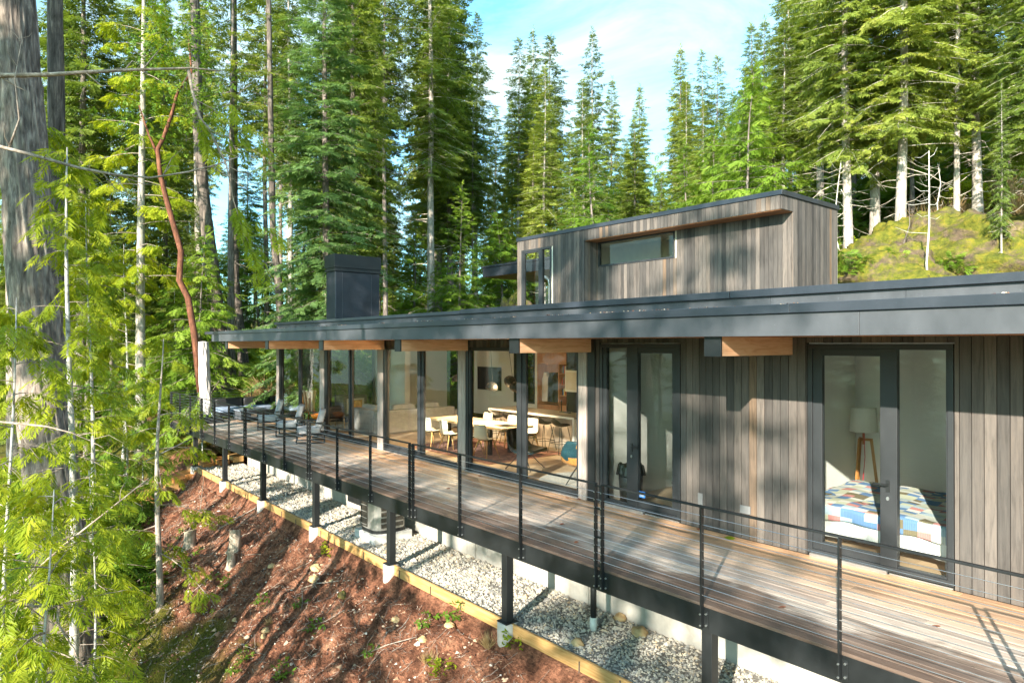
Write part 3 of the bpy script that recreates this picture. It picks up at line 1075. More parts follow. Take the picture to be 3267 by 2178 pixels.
b.box(-17.2, -16.6, 9.2, 9.4, 0.03, 2.80)        # rear wall of the living room with a window gap
b.box(-20.7, -18.3, 9.2, 9.4, 0.03, 2.80)
b.box(-18.3, -17.2, 9.2, 9.4, 0.03, 0.75)
b.box(-18.3, -17.2, 9.2, 9.4, 2.55, 2.80)
b.box(-16.6, -8.07, 9.2, 9.4, 0.03, 2.80)
b.build('partition', M['wall'], house)
b = MB()
for x0, x1 in ((-18.3, -18.24), (-17.26, -17.2)):
    b.box(x0, x1, 9.18, 9.30, 0.75, 2.55)
b.box(-18.3, -17.2, 9.18, 9.30, 0.70, 0.75)
b.box(-18.3, -17.2, 9.18, 9.30, 2.55, 2.60)
o = b.build('rear_window', M['frame'], house)
pane(o, -18.24, -17.26, 0.75, 2.55, 9.26)
# opening in the outer rear wall is covered by that window's light: a glazed rear strip above the kitchen
# ------------------------------------------------------------------ chimney
b = MB()
b.box(-22.47, -21.75, 4.04, 5.74, 3.3, 5.26)
ch = b.build('chimney', M['chim'], house, bevel=0.006)
b = MB()
b.box(-22.50, -21.71, 4.0, 5.78, 5.27, 5.34)
b.box(-22.48, -21.73, 4.02, 5.76, 5.34, 5.40)
b.box(-22.52, -21.70, 3.99, 5.79, 5.40, 5.86)
b.build('chimney_cap', M['black'], ch, bevel=0.006)
b = MB()
for y in (4.30, 5.42):
    b.box(-21.752, -21.742, y, y + 0.012, 3.4, 5.26)
b.box(-21.752, -21.738, 4.03, 4.07, 3.4, 5.26)
b.build('seam', M['fascia'], ch)

# ------------------------------------------------------------------ upper storey
up = MB()
UY, UW = 8.5, 9.05
W1 = (-17.09, -15.64, 3.4, 5.86)
boards(up, -17.30, -14.19, 3.3, 6.18, UY, holes=[W1])
boards(up, -14.19, -7.94, 5.86, 6.18, UY)
W2 = (-14.12, -11.30, 5.10, 5.84)
boards(up, -14.19, -7.94, 3.3, 5.87, UW, holes=[W2])
boards(up, UY + 0.02, UW, 5.86, 6.18, -7.92, normal='x')
boards(up, UW, 11.30, 3.3, 6.18, -7.92, normal='x')
boards(up, UY + 0.02, UW, 3.3, 5.86, -14.19, normal='x')
ups = up.build('upper_storey', M['clad'], house)
b = MB()
b.box(-17.28, -17.09, UY + 0.021, UY + 0.15, 3.3, 6.15)
b.box(-17.09, -15.64, UY + 0.021, UY + 0.15, 5.86, 6.15)
b.box(-15.64, -14.212, UY + 0.021, UY + 0.15, 3.3, 6.15)
b.box(-14.19, -11.3, UW + 0.021, UW + 0.15, 3.3, 5.10)
b.box(-11.3, -7.95, UW + 0.021, UW + 0.15, 3.3, 5.88)
b.box(-7.96, -7.942, UW + 0.15, 11.3, 3.3, 6.15)
b.box(-17.28, -7.96, 11.3, 11.4, 3.3, 6.15)
b.box(-17.28, -7.96, UY + 0.15, 11.3, 6.05, 6.15)
b.box(-17.2, -7.96, UW + 0.15, 11.3, 3.38, 3.42)
b.build('inner_lining', simple('beige_lining', (0.62, 0.58, 0.48), 0.8, var=0.05), ups)
b = MB()
b.box(-17.33, -12.5, UY - 0.03, UY + 0.1, 6.183, 6.295)
b.box(-12.495, -7.885, UY - 0.03, UY + 0.1, 6.183, 6.295)
b.box(-7.985, -7.885, UY + 0.1, 11.35, 6.183, 6.295)
b.box(-17.33, -7.985, UY + 0.1, 11.35, 6.183, 6.27)
b.build('flat_roof', M['cap'], ups, bevel=0.004)
b = MB()
x = UY + 0.02
for k in range(6):
    b.box(-14.17, -7.95, UY + 0.022 + k * 0.09, UY + 0.022 + k * 0.09 + 0.086, 5.845, 5.857, random.random())
b.build('soffit', M['soffit'], ups)
b = MB()
frame_rect(b, -17.09, -15.64, 3.45, 5.86, UY - 0.005, 0.07, 0.12, wl=0.09)
b.box(-16.21, -16.06, UY, UY + 0.1, 3.5, 5.79)
frame_rect(b, -17.0, -16.21, 3.5, 5.79, UY + 0.01, 0.05, 0.08)
o = b.build('corner_window', M['frame'], ups, bevel=0.004)
pane(o, -16.95, -16.26, 3.55, 5.74, UY + 0.05)
pane(o, -16.06, -15.71, 3.5, 5.79, UY + 0.05)
b = MB()
frame_rect(b, -14.12, -11.30, 5.10, 5.84, UW - 0.02, 0.035, 0.12, 0.05)
o = b.build('strip_window', M['frame'], ups, bevel=0.003)
pane(o, -14.085, -11.335, 5.15, 5.805, UW + 0.03)
# canopy at the far side
b = MB()
b.box(-22.5, -16.5, 11.0, 15.0, 5.54, 5.92)
b.box(-22.54, -16.5, 10.96, 15.04, 5.92, 6.0)
b.build('entry_canopy', M['chim'], house, bevel=0.004)
b = MB()
for k in range(40):
    b.box(-22.4 + k * 0.14, -22.4 + k * 0.14 + 0.134, 11.06, 14.9, 5.525, 5.537, random.random())
b.build('canopy_soffit', M['soffit'], house)
b = MB()
for xx in (-21.5, -17.4):
    b.box(xx, xx + 0.14, 14.2, 14.34, 0.0, 5.53)
b.build('canopy_post', M['black'], house)
# rain pipe seen through the corner window
b = MB()
b.tube([(-17.0, 9.4, 5.05), (-16.9, 9.4, 5.03), (-16.72, 9.4, 4.93), (-16.68, 9.4, 4.75), (-16.68, 9.4, 3.4)], 0.05, 12)
b.build('stove_pipe', M['alum'], house, smooth=True)
# outlet and light on the facade
b = MB()
b.box(-5.98, -5.90, YF - 0.02, YF - 0.004, 0.34, 0.52)
b.box(-5.28, -5.12, YF - 0.02, YF - 0.004, 0.36, 0.47)
b.build('outlet_cover', simple('grey_cover', (0.2, 0.2, 0.2), 0.5), house)

# ------------------------------------------------------------------ deck
deck = thing('deck', 'raised timber deck with black steel edge running the length of the house', 'deck', (-12, 1, 0))
b = MB()
y = -0.02
DW = 0.138
row = 0
while y < 2.42:
    x = -26.55 - random.uniform(0, 2.0)
    y1 = min(y + DW, 2.455)
    while x < XR_END:
        ln = random.choice((3.66, 4.27, 4.88))
        b.box(max(x, -26.5) + 0.001, min(x + ln, XR_END) - 0.001, y, y1 - 0.006, -0.034, random.uniform(-0.001, 0.001), random.random())
        x += ln
    y += DW
while y < 8.5:
    x = -26.5
    b.box(x, -22.97, y, y + DW - 0.006, -0.034, 0.0, random.random())
    y += DW
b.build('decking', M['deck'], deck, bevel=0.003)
b = MB()
b.box(-26.48, XR_END, -0.012, 0.0, -0.292, -0.037)
b.box(-26.48, XR_END, 0.0, 0.07, -0.292, -0.28)
b.box(-26.5, -26.48, -0.012, 8.5, -0.292, -0.037)
b.build('rim_beam', M['black'], deck, bevel=0.002)
b = MB()
for x in np.arange(-26, XR_END, 0.6):
    b.box(x, x + 0.045, 0.075, 2.44, -0.28, -0.036)
b.build('joist', M['timber'], deck)
for X in (-23.91, -20.79, -17.62, -14.33, -11.0, -7.62, -4.2, -0.8):
    b = MB()
    b.box(X - 0.063, X + 0.063, 0.04, 0.166, -1.29, -0.293)
    o = b.build('support_post', M['black'], deck, bevel=0.006)
    c = MB()
    c.box(X - 0.11, X + 0.11, -0.01, 0.216, -1.30, -1.286)
    c.build('base_plate', M['black'], o)
    c = MB()
    g = gz(X, -0.2)
    c.lathe([(0.0, -1.302), (0.135, -1.302), (0.146, -1.312), (0.147, -1.42), (0.1495, -1.43), (0.147, -1.44), (0.146, -1.58), (0.149, -1.59), (0.146, -1.6), (0.145, -2.2)], 28, (X, 0.10, 0))
    c.build('concrete_footing', M['concrete'], deck, smooth=True)
# wire twist left on one post
# ------------------------------------------------------------------ cable railing
rail = thing('cable_railing', 'black steel railing with thin horizontal cables along the outer deck edge', 'railing', (-12, -0.04, 0))
POSTS = [(-26.46, 2), (-25.28, 1), (-23.97, 1), (-22.67, 2), (-21.3, 1), (-19.95, 1), (-18.58, 2), (-17.19, 1), (-15.8, 1), (-14.38, 2), (-12.95, 1), (-11.53, 1), (-10.05, 2),
         (-8.61, 1), (-7.15, 1), (-5.67, 2), (-4.2, 1), (-2.76, 1), (-1.30, 2), (0.15, 1)]
RY = -0.045
RT = 1.04
CZ = [0.095 + 0.093 * k for k in range(10)]
for X, k in POSTS:
    for s in ((-0.055, 0.055) if k == 2 else (0.0,)):
        b = MB()
        b.box(X + s - 0.008, X + s + 0.008, RY - 0.028, RY + 0.028, -0.25, RT - 0.022)
        b.box(X + s + 0.0085, X + s + 0.062, RY + 0.022, RY + 0.031, -0.25, -0.07)
        o = b.build('rail_post', M['black'], rail, bevel=0.002)
        c = MB()
        for z in (-0.22, -0.10):
            c.tube([(X + s + 0.04, RY + 0.02, z), (X + s + 0.04, RY + 0.006, z)], 0.011, 6)
            c.tube([(X + s, RY - 0.03, z), (X + s, RY - 0.04, z)], 0.010, 6)
        if k == 2:
            for z in CZ:
                c.tube([(X + s, RY - 0.026, z), (X + s, RY - 0.036, z)], 0.008, 6)
        c.build('bolt', M['alum'], o)
    if k == 2:
        b = MB()
        for z in (0.02, 0.37, 0.72, RT - 0.045):
            b.box(X - 0.046, X + 0.046, RY - 0.012, RY + 0.012, z, z + 0.018)
        b.build('tie_plate', M['black'], rail)
b = MB()
dd = [p[0] for p in POSTS if p[1] == 2] + [2.9]
for x0, x1 in zip(dd, dd[1:]):
    b.box(x0 + (0.045 if x0 > -26 else -0.07), x1 - 0.045, RY - 0.022, RY + 0.022, RT - 0.02, RT)
b.build('top_rail', M['black'], rail, bevel=0.003)
for z in CZ:
    b = MB()
    b.tube([(-26.5, RY, z), (2.9, RY, z)], 0.0032, 6)
    b.build('cable', M['steel'], rail)
# return along the left end
end_rail = thing('end_railing', 'black cable railing across the far left end of the deck behind the outdoor sofa', 'railing', (-26.5, 4, 0))
for yv in (1.35, 2.7, 2.8, 4.1, 5.5, 6.9, 8.4):
    b = MB()
    b.box(-26.50, -26.455, yv - 0.01, yv + 0.01, -0.25, RT - 0.02)
    b.build('rail_post', M['black'], end_rail)
b = MB()
b.box(-26.52, -26.46, 0.0, 8.45, RT - 0.02, RT)
b.build('top_rail', M['black'], end_rail)
for z in CZ:
    b = MB()
    b.tube([(-26.48, 0, z), (-26.48, 8.4, z)], 0.0032, 5)
    b.build('cable', M['steel'], end_rail)

# timber edging holding the gravel, pinned with short steel stakes
edge = thing('timber_edging', 'long pale timber board edging the gravel strip above the bank', 'edging', (-12, 0.1, -1.4))
xs = [-23.76, -20.94, -17.77, -14.48, -11.15, -7.77, -4.35, -0.95, 2.6]
b = MB()
for x0, x1 in zip(xs, xs[1:]):
    b.box(x0 + 0.15, x1 + 0.15 - 0.3 + 0.29 - 0.15, 0.085, 0.13, -1.56, -1.30, random.random())
b.build('board', M['timber'], edge, bevel=0.006)
b = MB()
for x in np.arange(-23.2, 2, 1.12):
    xx = x + random.uniform(-0.3, 0.3)
    b.tube([(xx, 0.075, -1.62), (xx + 0.005, 0.072, -1.34 + random.uniform(-0.04, 0.02))], 0.008, 6)
b.build('stake', M['barkdark'], edge)

# heat pump on its pad
hp = thing('heat_pump', 'curved grey heat pump unit standing on a white concrete pad under the deck', 'heat pump', (-12.9, 0.95, -1.38))
b = MB()
b.box(-13.3, -12.42, 0.52, 1.42, -1.42, -1.20)
b.build('pad', simple('white_pad', (0.66, 0.65, 0.62), 0.8, var=0.05), hp, bevel=0.01)


def ac_ring(z0, z1, gr, mb, r=None):
    pts = []
    cx, cyy, w = -12.87, 0.98, 0.38
    for (sx, sy) in ((1, -1), (1, 1), (-1, 1), (-1, -1)):
        for k in range(5):
            a = math.atan2(sy, sx) + (k - 2) * math.pi / 8 * 0.98
            cxx, cyx = cx + sx * (w - 0.2), cyy + sy * (w - 0.2)
            pts.append((cxx + math.cos(a) * (0.2 + gr), cyx + math.sin(a) * (0.2 + gr)))
    n_ = len(pts)
    vs = [(p[0], p[1], z0) for p in pts] + [(p[0], p[1], z1) for p in pts]
    fs = [(i, (i + 1) % n_, (i + 1) % n_ + n_, i + n_) for i in range(n_)] + [tuple(range(n_ - 1, -1, -1)), tuple(range(n_, 2 * n_))]
    mb.add(vs, fs, r)


b = MB()
ac_ring(-1.14, -0.22, 0.0, b)
b.build('casing', M['gal'], hp, smooth=False)
b = MB()
ac_ring(-1.2, -1.13, 0.01, b)
ac_ring(-0.22, -0.17, 0.01, b)
b.build('base_tray', M['black'], hp)
b = MB()
for k in range(26):
    x = -13.16 + k * 0.0115
    b.box(x + 0.01, x + 0.016, 0.585, 0.60, -1.1, -0.26)
b.build('coil_guard', M['coil'], hp)
b = MB()
for k in range(7):
    b.box(-12.50, -12.477, 0.72, 1.24, -1.08 + k * 0.12, -1.0 + k * 0.12)
b.build('louvre', M['coil'], hp)
b = MB()
for k in range(6):
    b.box(-13.13, -12.87, 0.578, 0.586, -1.06 + k * 0.135, -1.045 + k * 0.135)
b.build('guard_bar', M['gal'], hp)
b = MB()
b.box(-13.21, -13.15, 0.585, 0.592, -0.43, -0.36)
b.build('badge', M['blue'], hp)
b = MB()
b.tube([(-12.45, 1.2, -0.62), (-12.2, 1.25, -0.6), (-12.0, 1.5, -0.62), (-11.9, 1.66, -0.62)], 0.025, 8)
b.tube([(-12.45, 1.2, -0.72), (-12.15, 1.2, -0.74), (-11.95, 1.45, -0.66), (-11.85, 1.66, -0.64)], 0.018, 8)
b.build('refrigerant_line', M['charcoal'], hp, smooth=True)
b = MB()
b.tube([(-6.75, 1.0, -0.5), (-6.75, 1.0, -1.2)], 0.045, 12)
o = b.build('drain_pipe', M['black'], None, smooth=True, org=(-6.75, 1.0, -1.4))
tag(o, 'short black drain pipe with a white collar hanging under the deck', 'pipe')
b = MB()
b.tube([(-6.75, 1.0, -1.2), (-6.75, 1.0, -1.4)], 0.055, 12)
b.build('collar', M['white'], o, smooth=True)

# garden steps down the bank at the far end, with a rail
st = thing('garden_steps', 'timber steps descending the bank beyond the far end of the deck', 'steps', (-24.2, -1, -2))
SP = [(1.26, -1.1), (0.80, -1.19), (0.33, -1.27), (0.03, -1.40), (-0.24, -1.53), (-0.54, -1.66), (-0.8, -1.80), (-1.0, -1.95), (-1.2, -2.12), (-1.43, -2.29), (-1.72, -2.46), (-1.99, -2.63), (-2.23, -2.80), (-2.5, -2.97)]
for i, (y, z) in enumerate(SP):
    b = MB()
    b.box(-24.75 + 0.02 * (i % 2), -23.75 - 0.03 * (i % 3), y, y + 0.36, z - 0.19, z, random.random())
    b.build('tread', M['lamp_wood'] if i % 3 else M['timber'], st, bevel=0.012)
hr = thing('handrail', 'galvanised pipe handrail beside the garden steps', 'handrail', (-24.9, -1, -2))
b = MB()
for (y, z) in ((0.6, -1.3), (-1.25, -2.05), (-2.9, -3.1)):
    b.tube([(-24.95, y, z - 0.4), (-24.95, y, z + 0.92)], 0.024, 8)
b.build('rail_post', M['gal'], hr, smooth=True)
b = MB()
b.tube([(-24.95, 1.3, -0.05), (-24.95, -1.25, -1.17), (-24.95, -3.2, -2.35)], 0.021, 8)
b.build('top_rail', M['gal'], hr, smooth=True)

# ------------------------------------------------------------------ things on the deck
def rbox(mb, x0, x1, y0, y1, z0, z1, r=None):
    mb.box(x0, x1, y0, y1, z0, z1, r)


def cushion(name, x0, x1, y0, y1, z0, z1, mat, parent, puff=0.02):
    """soft box: subdivided, rounded, slightly puffed"""
    b = MB()
    nx_, ny_ = 7, 7
    cx, cyy, cz = (x0 + x1) / 2, (y0 + y1) / 2, (z0 + z1) / 2
    hx, hy, hz = (x1 - x0) / 2, (y1 - y0) / 2, (z1 - z0) / 2
    p = 7.0
    vs, fs = [], []
    nu, nv = 28, 14
    for j in range(nv + 1):
        th = -math.pi / 2 + math.pi * j / nv
        for i in range(nu):
            ph = 2 * math.pi * i / nu

            def s(v):
                return math.copysign(abs(v) ** (2 / p), v)
            vs.append((cx + hx * s(math.cos(th)) * s(math.cos(ph)), cyy + hy * s(math.cos(th)) * s(math.sin(ph)), cz + hz * s(math.sin(th)) * (1 + puff * math.cos(ph * 2))))
    for j in range(nv):
        for i in range(nu):
            a, c = j * nu + i, j * nu + (i + 1) % nu
            fs.append((a, c, c + nu, a + nu))
    b.add(vs, fs)
    return b.build(name, mat, parent, smooth=True)


def make_patio_chair():
    """faces -x; front near corner at origin"""
    t = empty('patio_armchair', (0, 0, 0))
    b = MB()
    for y in (0.0, 0.70):
        pts = [(0.0, y), (0.75, y)]
        b.box(0.0, 0.78, y, y + 0.035, 0.0, 0.035)
        b.box(0.0, 0.035, y, y + 0.035, 0.035, 0.56)
        b.box(0.74, 0.775, y, y + 0.035, 0.035, 0.56)
        b.box(-0.01, 0.79, y - 0.012, y + 0.05, 0.56, 0.585)
        b.box(0.035, 0.74, y, y + 0.035, 0.22, 0.255)
    b.build('frame', M['black'], t, bevel=0.003)
    b = MB()
    for k in range(6):
        b.box(0.05, 0.74, 0.04 + k * 0.11, 0.11 + k * 0.11, 0.235, 0.25)
    b.build('seat_slats', M['black'], t)
    cushion('seat_cushion', 0.0, 0.66, 0.04, 0.695, 0.255, 0.43, M['palefab'], t)
    o = cushion('back_cushion', -0.09, 0.09, -0.32, 0.32, -0.27, 0.27, M['palefab'], t)
    o.location = (0.66, 0.367, 0.66)
    o.rotation_euler = (0, R(14), 0)
    b = MB()
    b.box(0.735, 0.765, 0.035, 0.70, 0.40, 0.44)
    b.box(0.76, 0.79, 0.035, 0.70, 0.70, 0.74)
    b.build('back_frame', M['black'], t)
    return t


pc = make_patio_chair()
CH = [((-18.15, 1.62), 'grey cushioned outdoor armchair nearest the camera beside the sliding glass', 66), ((-19.85, 1.72), 'grey cushioned outdoor armchair in the middle of the row of three on the deck', 62), ((-21.9, 1.85), 'grey cushioned outdoor armchair nearest the fire table', 70)]
for i, ((x, y), lab, a) in enumerate(CH):
    o = pc if i == 0 else copy_tree(pc)
    ca, sa = math.cos(R(a)), math.sin(R(a))
    o.location = (x - (0.39 * ca - 0.367 * sa), y - (0.39 * sa + 0.367 * ca), 0.004)
    o.rotation_euler.z = R(a)
    tag(o, lab, 'armchair', 'grey outdoor armchairs on the deck')

# small black side table with an orange bowl between two armchairs
t = thing('side_table', 'small black round side table between the two nearer outdoor armchairs', 'table', (-19.0, 2.2, 0))
b = MB()
b.lathe([(0, 0.5), (0.24, 0.5), (0.24, 0.525), (0, 0.525)], 24, (-19.0, 2.2, 0))
b.lathe([(0, 0.0), (0.18, 0.0), (0.18, 0.015), (0.02, 0.02), (0.02, 0.5)], 16, (-19.0, 2.2, 0))
b.build('table_frame', M['black'], t)
b = MB()
b.lathe([(0.0, 0.53), (0.1, 0.53), (0.17, 0.62), (0.185, 0.68), (0.165, 0.68), (0.15, 0.62), (0.09, 0.55), (0, 0.55)], 20, (-19.0, 2.18, 0))
tag(b.build('bowl', simple('orange_glaze', (0.75, 0.22, 0.02), 0.4), None, smooth=True), 'orange bowl standing on the black side table', 'bowl')

# outdoor sofa along the end railing
so = thing('outdoor_sofa', 'low black outdoor sofa with slate blue seat cushions against the end railing', 'sofa', (-26.0, 2.8, 0))
b = MB()
b.box(-26.4, -25.6, 1.35, 4.4, 0.10, 0.24)
b.box(-26.42, -26.34, 1.35, 4.4, 0.24, 0.72)
for y in (1.4, 2.8, 4.3):
    b.box(-26.35, -26.28, y, y + 0.06, 0.0, 0.1)
    b.box(-25.7, -25.63, y, y + 0.06, 0.0, 0.1)
b.box(-25.6, -24.6, 3.62, 4.4, 0.10, 0.24)
b.build('frame', M['black'], so, bevel=0.004)
for y0, y1 in ((1.37, 2.38), (2.39, 3.40), (3.41, 4.38)):
    cushion('seat_cushion', -26.32, -25.58, y0, y1, 0.235, 0.42, M['bluefab'], so)
    cushion('back_cushion', -26.34, -26.17, y0 + 0.02, y1 - 0.02, 0.40, 0.72, M['charcoal'], so)
cushion('seat_cushion', -25.58, -24.6, 3.62, 4.38, 0.235, 0.42, M['bluefab'], so)
# chevron pillow
tq = NT('chevron_cloth')
sxn = tq.n('ShaderNodeSeparateXYZ')
tcn = tq.n('ShaderNodeTexCoord')
tq.l(tcn.outputs['Object'], sxn.inputs[0])
zig = tq.math('PINGPONG', tq.math('MULTIPLY', sxn.outputs['X'], 1.0), 0.055)
bandv = tq.math('FRACT', tq.math('MULTIPLY', tq.math('ADD', sxn.outputs['Z'], zig), 9.0))
tq.set(tq.ramp(bandv, [(0.0, (0.72, 0.72, 0.74)), (0.42, (0.03, 0.03, 0.04)), (0.62, (0.72, 0.72, 0.74)), (0.8, (0.22, 0.24, 0.3)), (0.9, (0.72, 0.72, 0.74))], 'CONSTANT'), 0.9)
o = cushion('throw_pillow', -0.23, 0.23, -0.07, 0.07, -0.23, 0.23, tq.m, None)
o.location = (-25.0, 3.42, 0.66)
o.rotation_euler = (R(-16), 0, R(48))
tag(o, 'black and white chevron pillow leaning on the outdoor sofa', 'pillow')
ft = thing('fire_table', 'square dark grey fire table between the outdoor sofa and the armchairs', 'table', (-25.0, 2.2, 0))
b = MB()
b.box(-25.35, -24.45, 1.75, 2.65, 0.06, 0.36)
b.build('base', simple('dark_grey_panel', (0.07, 0.075, 0.085), 0.5), ft, bevel=0.006)
b = MB()
b.box(-25.40, -24.40, 1.70, 2.70, 0.362, 0.405)
b.build('table_top', simple('slate_top', (0.20, 0.23, 0.28), 0.3), ft, bevel=0.004)
b = MB()
b.box(-24.448, -24.44, 2.1, 2.3, 0.15, 0.25)
b.build('control_panel', M['alum'], ft)

# closed parasol under its canvas cover
pa = thing('covered_parasol', 'closed parasol under a creased beige canvas cover on a black base by the deck corner', 'parasol', (-24.95, 0.75, 0))
b = MB()
b.box(-25.45, -24.55, 0.32, 1.22, 0.0, 0.09)
b.build('base', M['charcoal'], pa, bevel=0.03)
b = MB()
for (x0, y0) in ((-25.44, 0.33), (-24.99, 0.33), (-25.44, 0.78), (-24.99, 0.78)):
    b.box(x0, x0 + 0.43, y0, y0 + 0.43, 0.092, 0.15)
b.build('ballast_slab', M['charcoal'], pa, bevel=0.03)
b = MB()
b.tube([(-24.95, 0.75, 0.09), (-24.97, 0.74, 2.6)], 0.03, 10)
b.tube([(-24.62, 0.9, 0.15), (-24.8, 0.8, 0.45)], 0.015, 6)
b.build('pole', M['alum'], pa, smooth=True)


def cover(u, v):
    z = 0.30 + v * 2.52
    a = u * 2 * math.pi
    w = 0.235 - 0.035 * abs(v - 0.45) - (0.10 * max(0, 0.12 - v) / 0.12) - 0.02 * max(0, (v - 0.9) * 10)
    fold = 0.018 * math.sin(3 * a + v * 4) + 0.014 * math.sin(7 * a - v * 9 + 1) + 0.010 * math.sin(11 * a + v * 23)
    cr = 0.008 * math.sin(v * 31 + 2 * a)
    rr = w + fold + cr
    sag = 0.03 * math.sin(v * 3)
    lean = -0.13 * v
    return (-24.90 + lean * 0.64 + rr * math.cos(a) * 0.95, 0.72 + lean * 0.77 + rr * math.sin(a) * 0.75 + sag * 0.2, z)


b = MB()
b.grid(cover, 64, 60)
b.add([cover(i / 24, 1.0) for i in range(24)] + [(-24.90 - 0.083, 0.72 - 0.1, 2.85)], [(i, (i + 1) % 24, 24) for i in range(24)])
b.build('canvas_cover', M['canvas'], pa, smooth=True)

# fallen leaf and cones on the boards
def leaf(x, y, s, rot, mat, lab, group=None):
    b = MB()
    pts = []
    for i in range(9):
        t_ = i / 8
        w = math.sin(math.pi * t_) ** 0.8 * 0.35
        pts.append((t_ - 0.5, w, t_))
    vs = [(p[0] * s, p[1] * s, 0.012 + 0.02 * math.sin(p[2] * 3) * s * 4) for p in pts] + [(p[0] * s, -p[1] * s, 0.012 + 0.012 * math.cos(p[2] * 5) * s * 4) for p in pts]
    b.add(vs, [(i, i + 1, i + 10, i + 9) for i in range(8)])
    o = b.build('fallen_leaf', mat, None)
    o.location = (x, y, 0.0)
    o.rotation_euler = (0, 0, rot)
    tag(o, lab, 'leaf', group)


leaf(-5.35, 2.30, 0.16, 0.4, G_CEDAR, 'bright green sprig lying on the deck against the cladding')
lm = simple('dead_leaf', (0.28, 0.09, 0.04), 0.8)
for i, (x, y) in enumerate([(-5.9, 2.36), (-8.4, 2.38), (-9.6, 2.1), (-2.4, 1.2), (-7.4, 1.0), (-12.6, 1.6), (-11.2, 2.3), (-8.62, 2.3), (-3.6, 0.5), (-6.6, 0.5), (-10.6, 1.1), (-13.3, 2.2)]):
    leaf(x, y, 0.09, i * 1.3, lm, 'small dead brown leaf lying on the deck boards', 'dead leaves on the deck')

# ------------------------------------------------------------------ rooms behind the glass
# dining table
dt = thing('dining_table', 'long pale wooden dining table with black trestle legs behind the sliding glass', 'table', (-13.9, 4.3, 0.03))
b = MB()
b.box(-15.45, -12.3, 3.80, 4.78, 0.705, 0.76)
b.build('table_top', M['table'], dt, bevel=0.006)
for X in (-14.75, -13.0):
    for y in (3.98, 4.6):
        b = MB()
        b.box(X - 0.04, X + 0.04, y - 0.04, y + 0.04, 0.03, 0.703)
        b.build('leg', M['black'], dt)
b = MB()
b.box(-12.95, -12.45, 4.05, 4.45, 0.762, 0.768)
tag(b.build('tray', M['darkleather'], None, org=(-12.7, 4.25, 0.76)), 'flat dark tray lying on the dining table', 'tray')


def make_dining_chair():
    """white shell chair facing +y, base at the origin"""
    t = empty('dining_chair')
    prof = [(0.215, 0.455), (0.20, 0.462), (0.05, 0.445), (-0.10, 0.44), (-0.17, 0.47), (-0.205, 0.56), (-0.225, 0.68), (-0.25, 0.80), (-0.258, 0.825)]

    def sh(u, v):
        f = v * (len(prof) - 1)
        i = min(int(f), len(prof) - 2)
        q = f - i
        y = prof[i][0] * (1 - q) + prof[i + 1][0] * q
        z = prof[i][1] * (1 - q) + prof[i + 1][1] * q
        s = (u - 0.5) * 2
        w = 0.225 - 0.03 * v - 0.03 * max(0, (v - 0.8) * 5) ** 2
        back = max(0, min(1, (v - 0.45) * 3))
        return (s * w, y + 0.06 * s * s * back, z + 0.045 * s * s * (1 - back))
    b = MB()
    b.grid(sh, 13, 25)
    b.build('seat_shell', M['white'], t, smooth=True, solid=0.012)
    for sx in (-1, 1):
        for sy in (-1, 1):
            b = MB()
            b.tube([(sx * 0.13, sy * 0.11 + 0.02, 0.44), (sx * 0.24, sy * 0.23 + 0.01, 0.0)], [0.018, 0.011], 8)
            b.build('leg', M['legwood'], t, smooth=True)
    b = MB()
    b.box(-0.14, 0.14, -0.1, 0.14, 0.425, 0.438)
    b.build('seat_plate', M['black'], t)
    return t


dc = make_dining_chair()
DC = [(-14.85, 3.50, 3, 'white shell chair on the deck side of the dining table, closest to the sofa'), (-14.0, 3.48, -6, 'white shell chair on the deck side of the dining table, second from the sofa'),
      (-12.72, 3.62, 10, 'white shell chair on the deck side of the dining table, beside the black lounge chair'), (-14.7, 5.05, 180, 'white shell chair across the dining table at its sofa end'),
      (-13.7, 5.08, 176, 'white shell chair across the dining table at its middle'), (-12.8, 5.02, 188, 'white shell chair across the dining table at its kitchen end'), (-13.42, 3.70, -2, 'white shell chair tucked deepest under the deck side of the dining table')]
for i, (x, y, a, lab) in enumerate(DC):
    o = dc if i == 0 else copy_tree(dc)
    o.location = (x, y, 0.032)
    o.rotation_euler.z = R(a)
    tag(o, lab, 'chair', 'white dining chairs')
b = MB()
b.box(-15.6, -12.0, 3.2, 5.6, 0.031, 0.040)
tag(b.build('floor_rug', M['rug'], None, org=(-13.8, 4.4, 0.03)), 'faded red rug under the dining table', 'rug')

# kitchen island and stools
il = thing('kitchen_island', 'long kitchen island with a brown stone top and white waterfall edge', 'island', (-13.5, 6.1, 0.03))
b = MB()
b.box(-15.2, -11.8, 5.66, 6.62, 0.885, 0.93)
b.build('counter_top', M['counter'], il, bevel=0.003)
b = MB()
b.box(-15.22, -11.78, 5.645, 5.66, 0.88, 0.932)
b.box(-11.83, -11.78, 5.645, 5.70, 0.03, 0.88)
b.box(-15.22, -15.17, 5.645, 5.70, 0.03, 0.88)
b.box(-11.83, -11.79, 5.70, 6.6, 0.03, 0.884)
b.box(-15.2, -15.17, 5.70, 6.6, 0.03, 0.884)
b.build('waterfall_end', M['linen'], il)
b = MB()
for k in range(14):
    b.box(-15.165 + k * 0.238, -15.165 + k * 0.238 + 0.234, 6.0, 6.55, 0.03, 0.883, random.random())
b.build('island_panel', simple('taupe_panel', (0.44, 0.38, 0.33), 0.6, var=0.12, scale=3), il)
fa = thing('kitchen_tap', 'black gooseneck kitchen tap standing on the island', 'tap', (-12.95, 6.35, 0.93))
for X in (-12.95, -12.72):
    b = MB()
    b.tube([(X, 6.35, 0.93), (X, 6.35, 1.16), (X + 0.02, 6.33, 1.23), (X + 0.07, 6.28, 1.26), (X + 0.12, 6.24, 1.22), (X + 0.12, 6.24, 1.14)], 0.013, 8)
    b.build('spout', M['black'], fa, smooth=True)
b = MB()
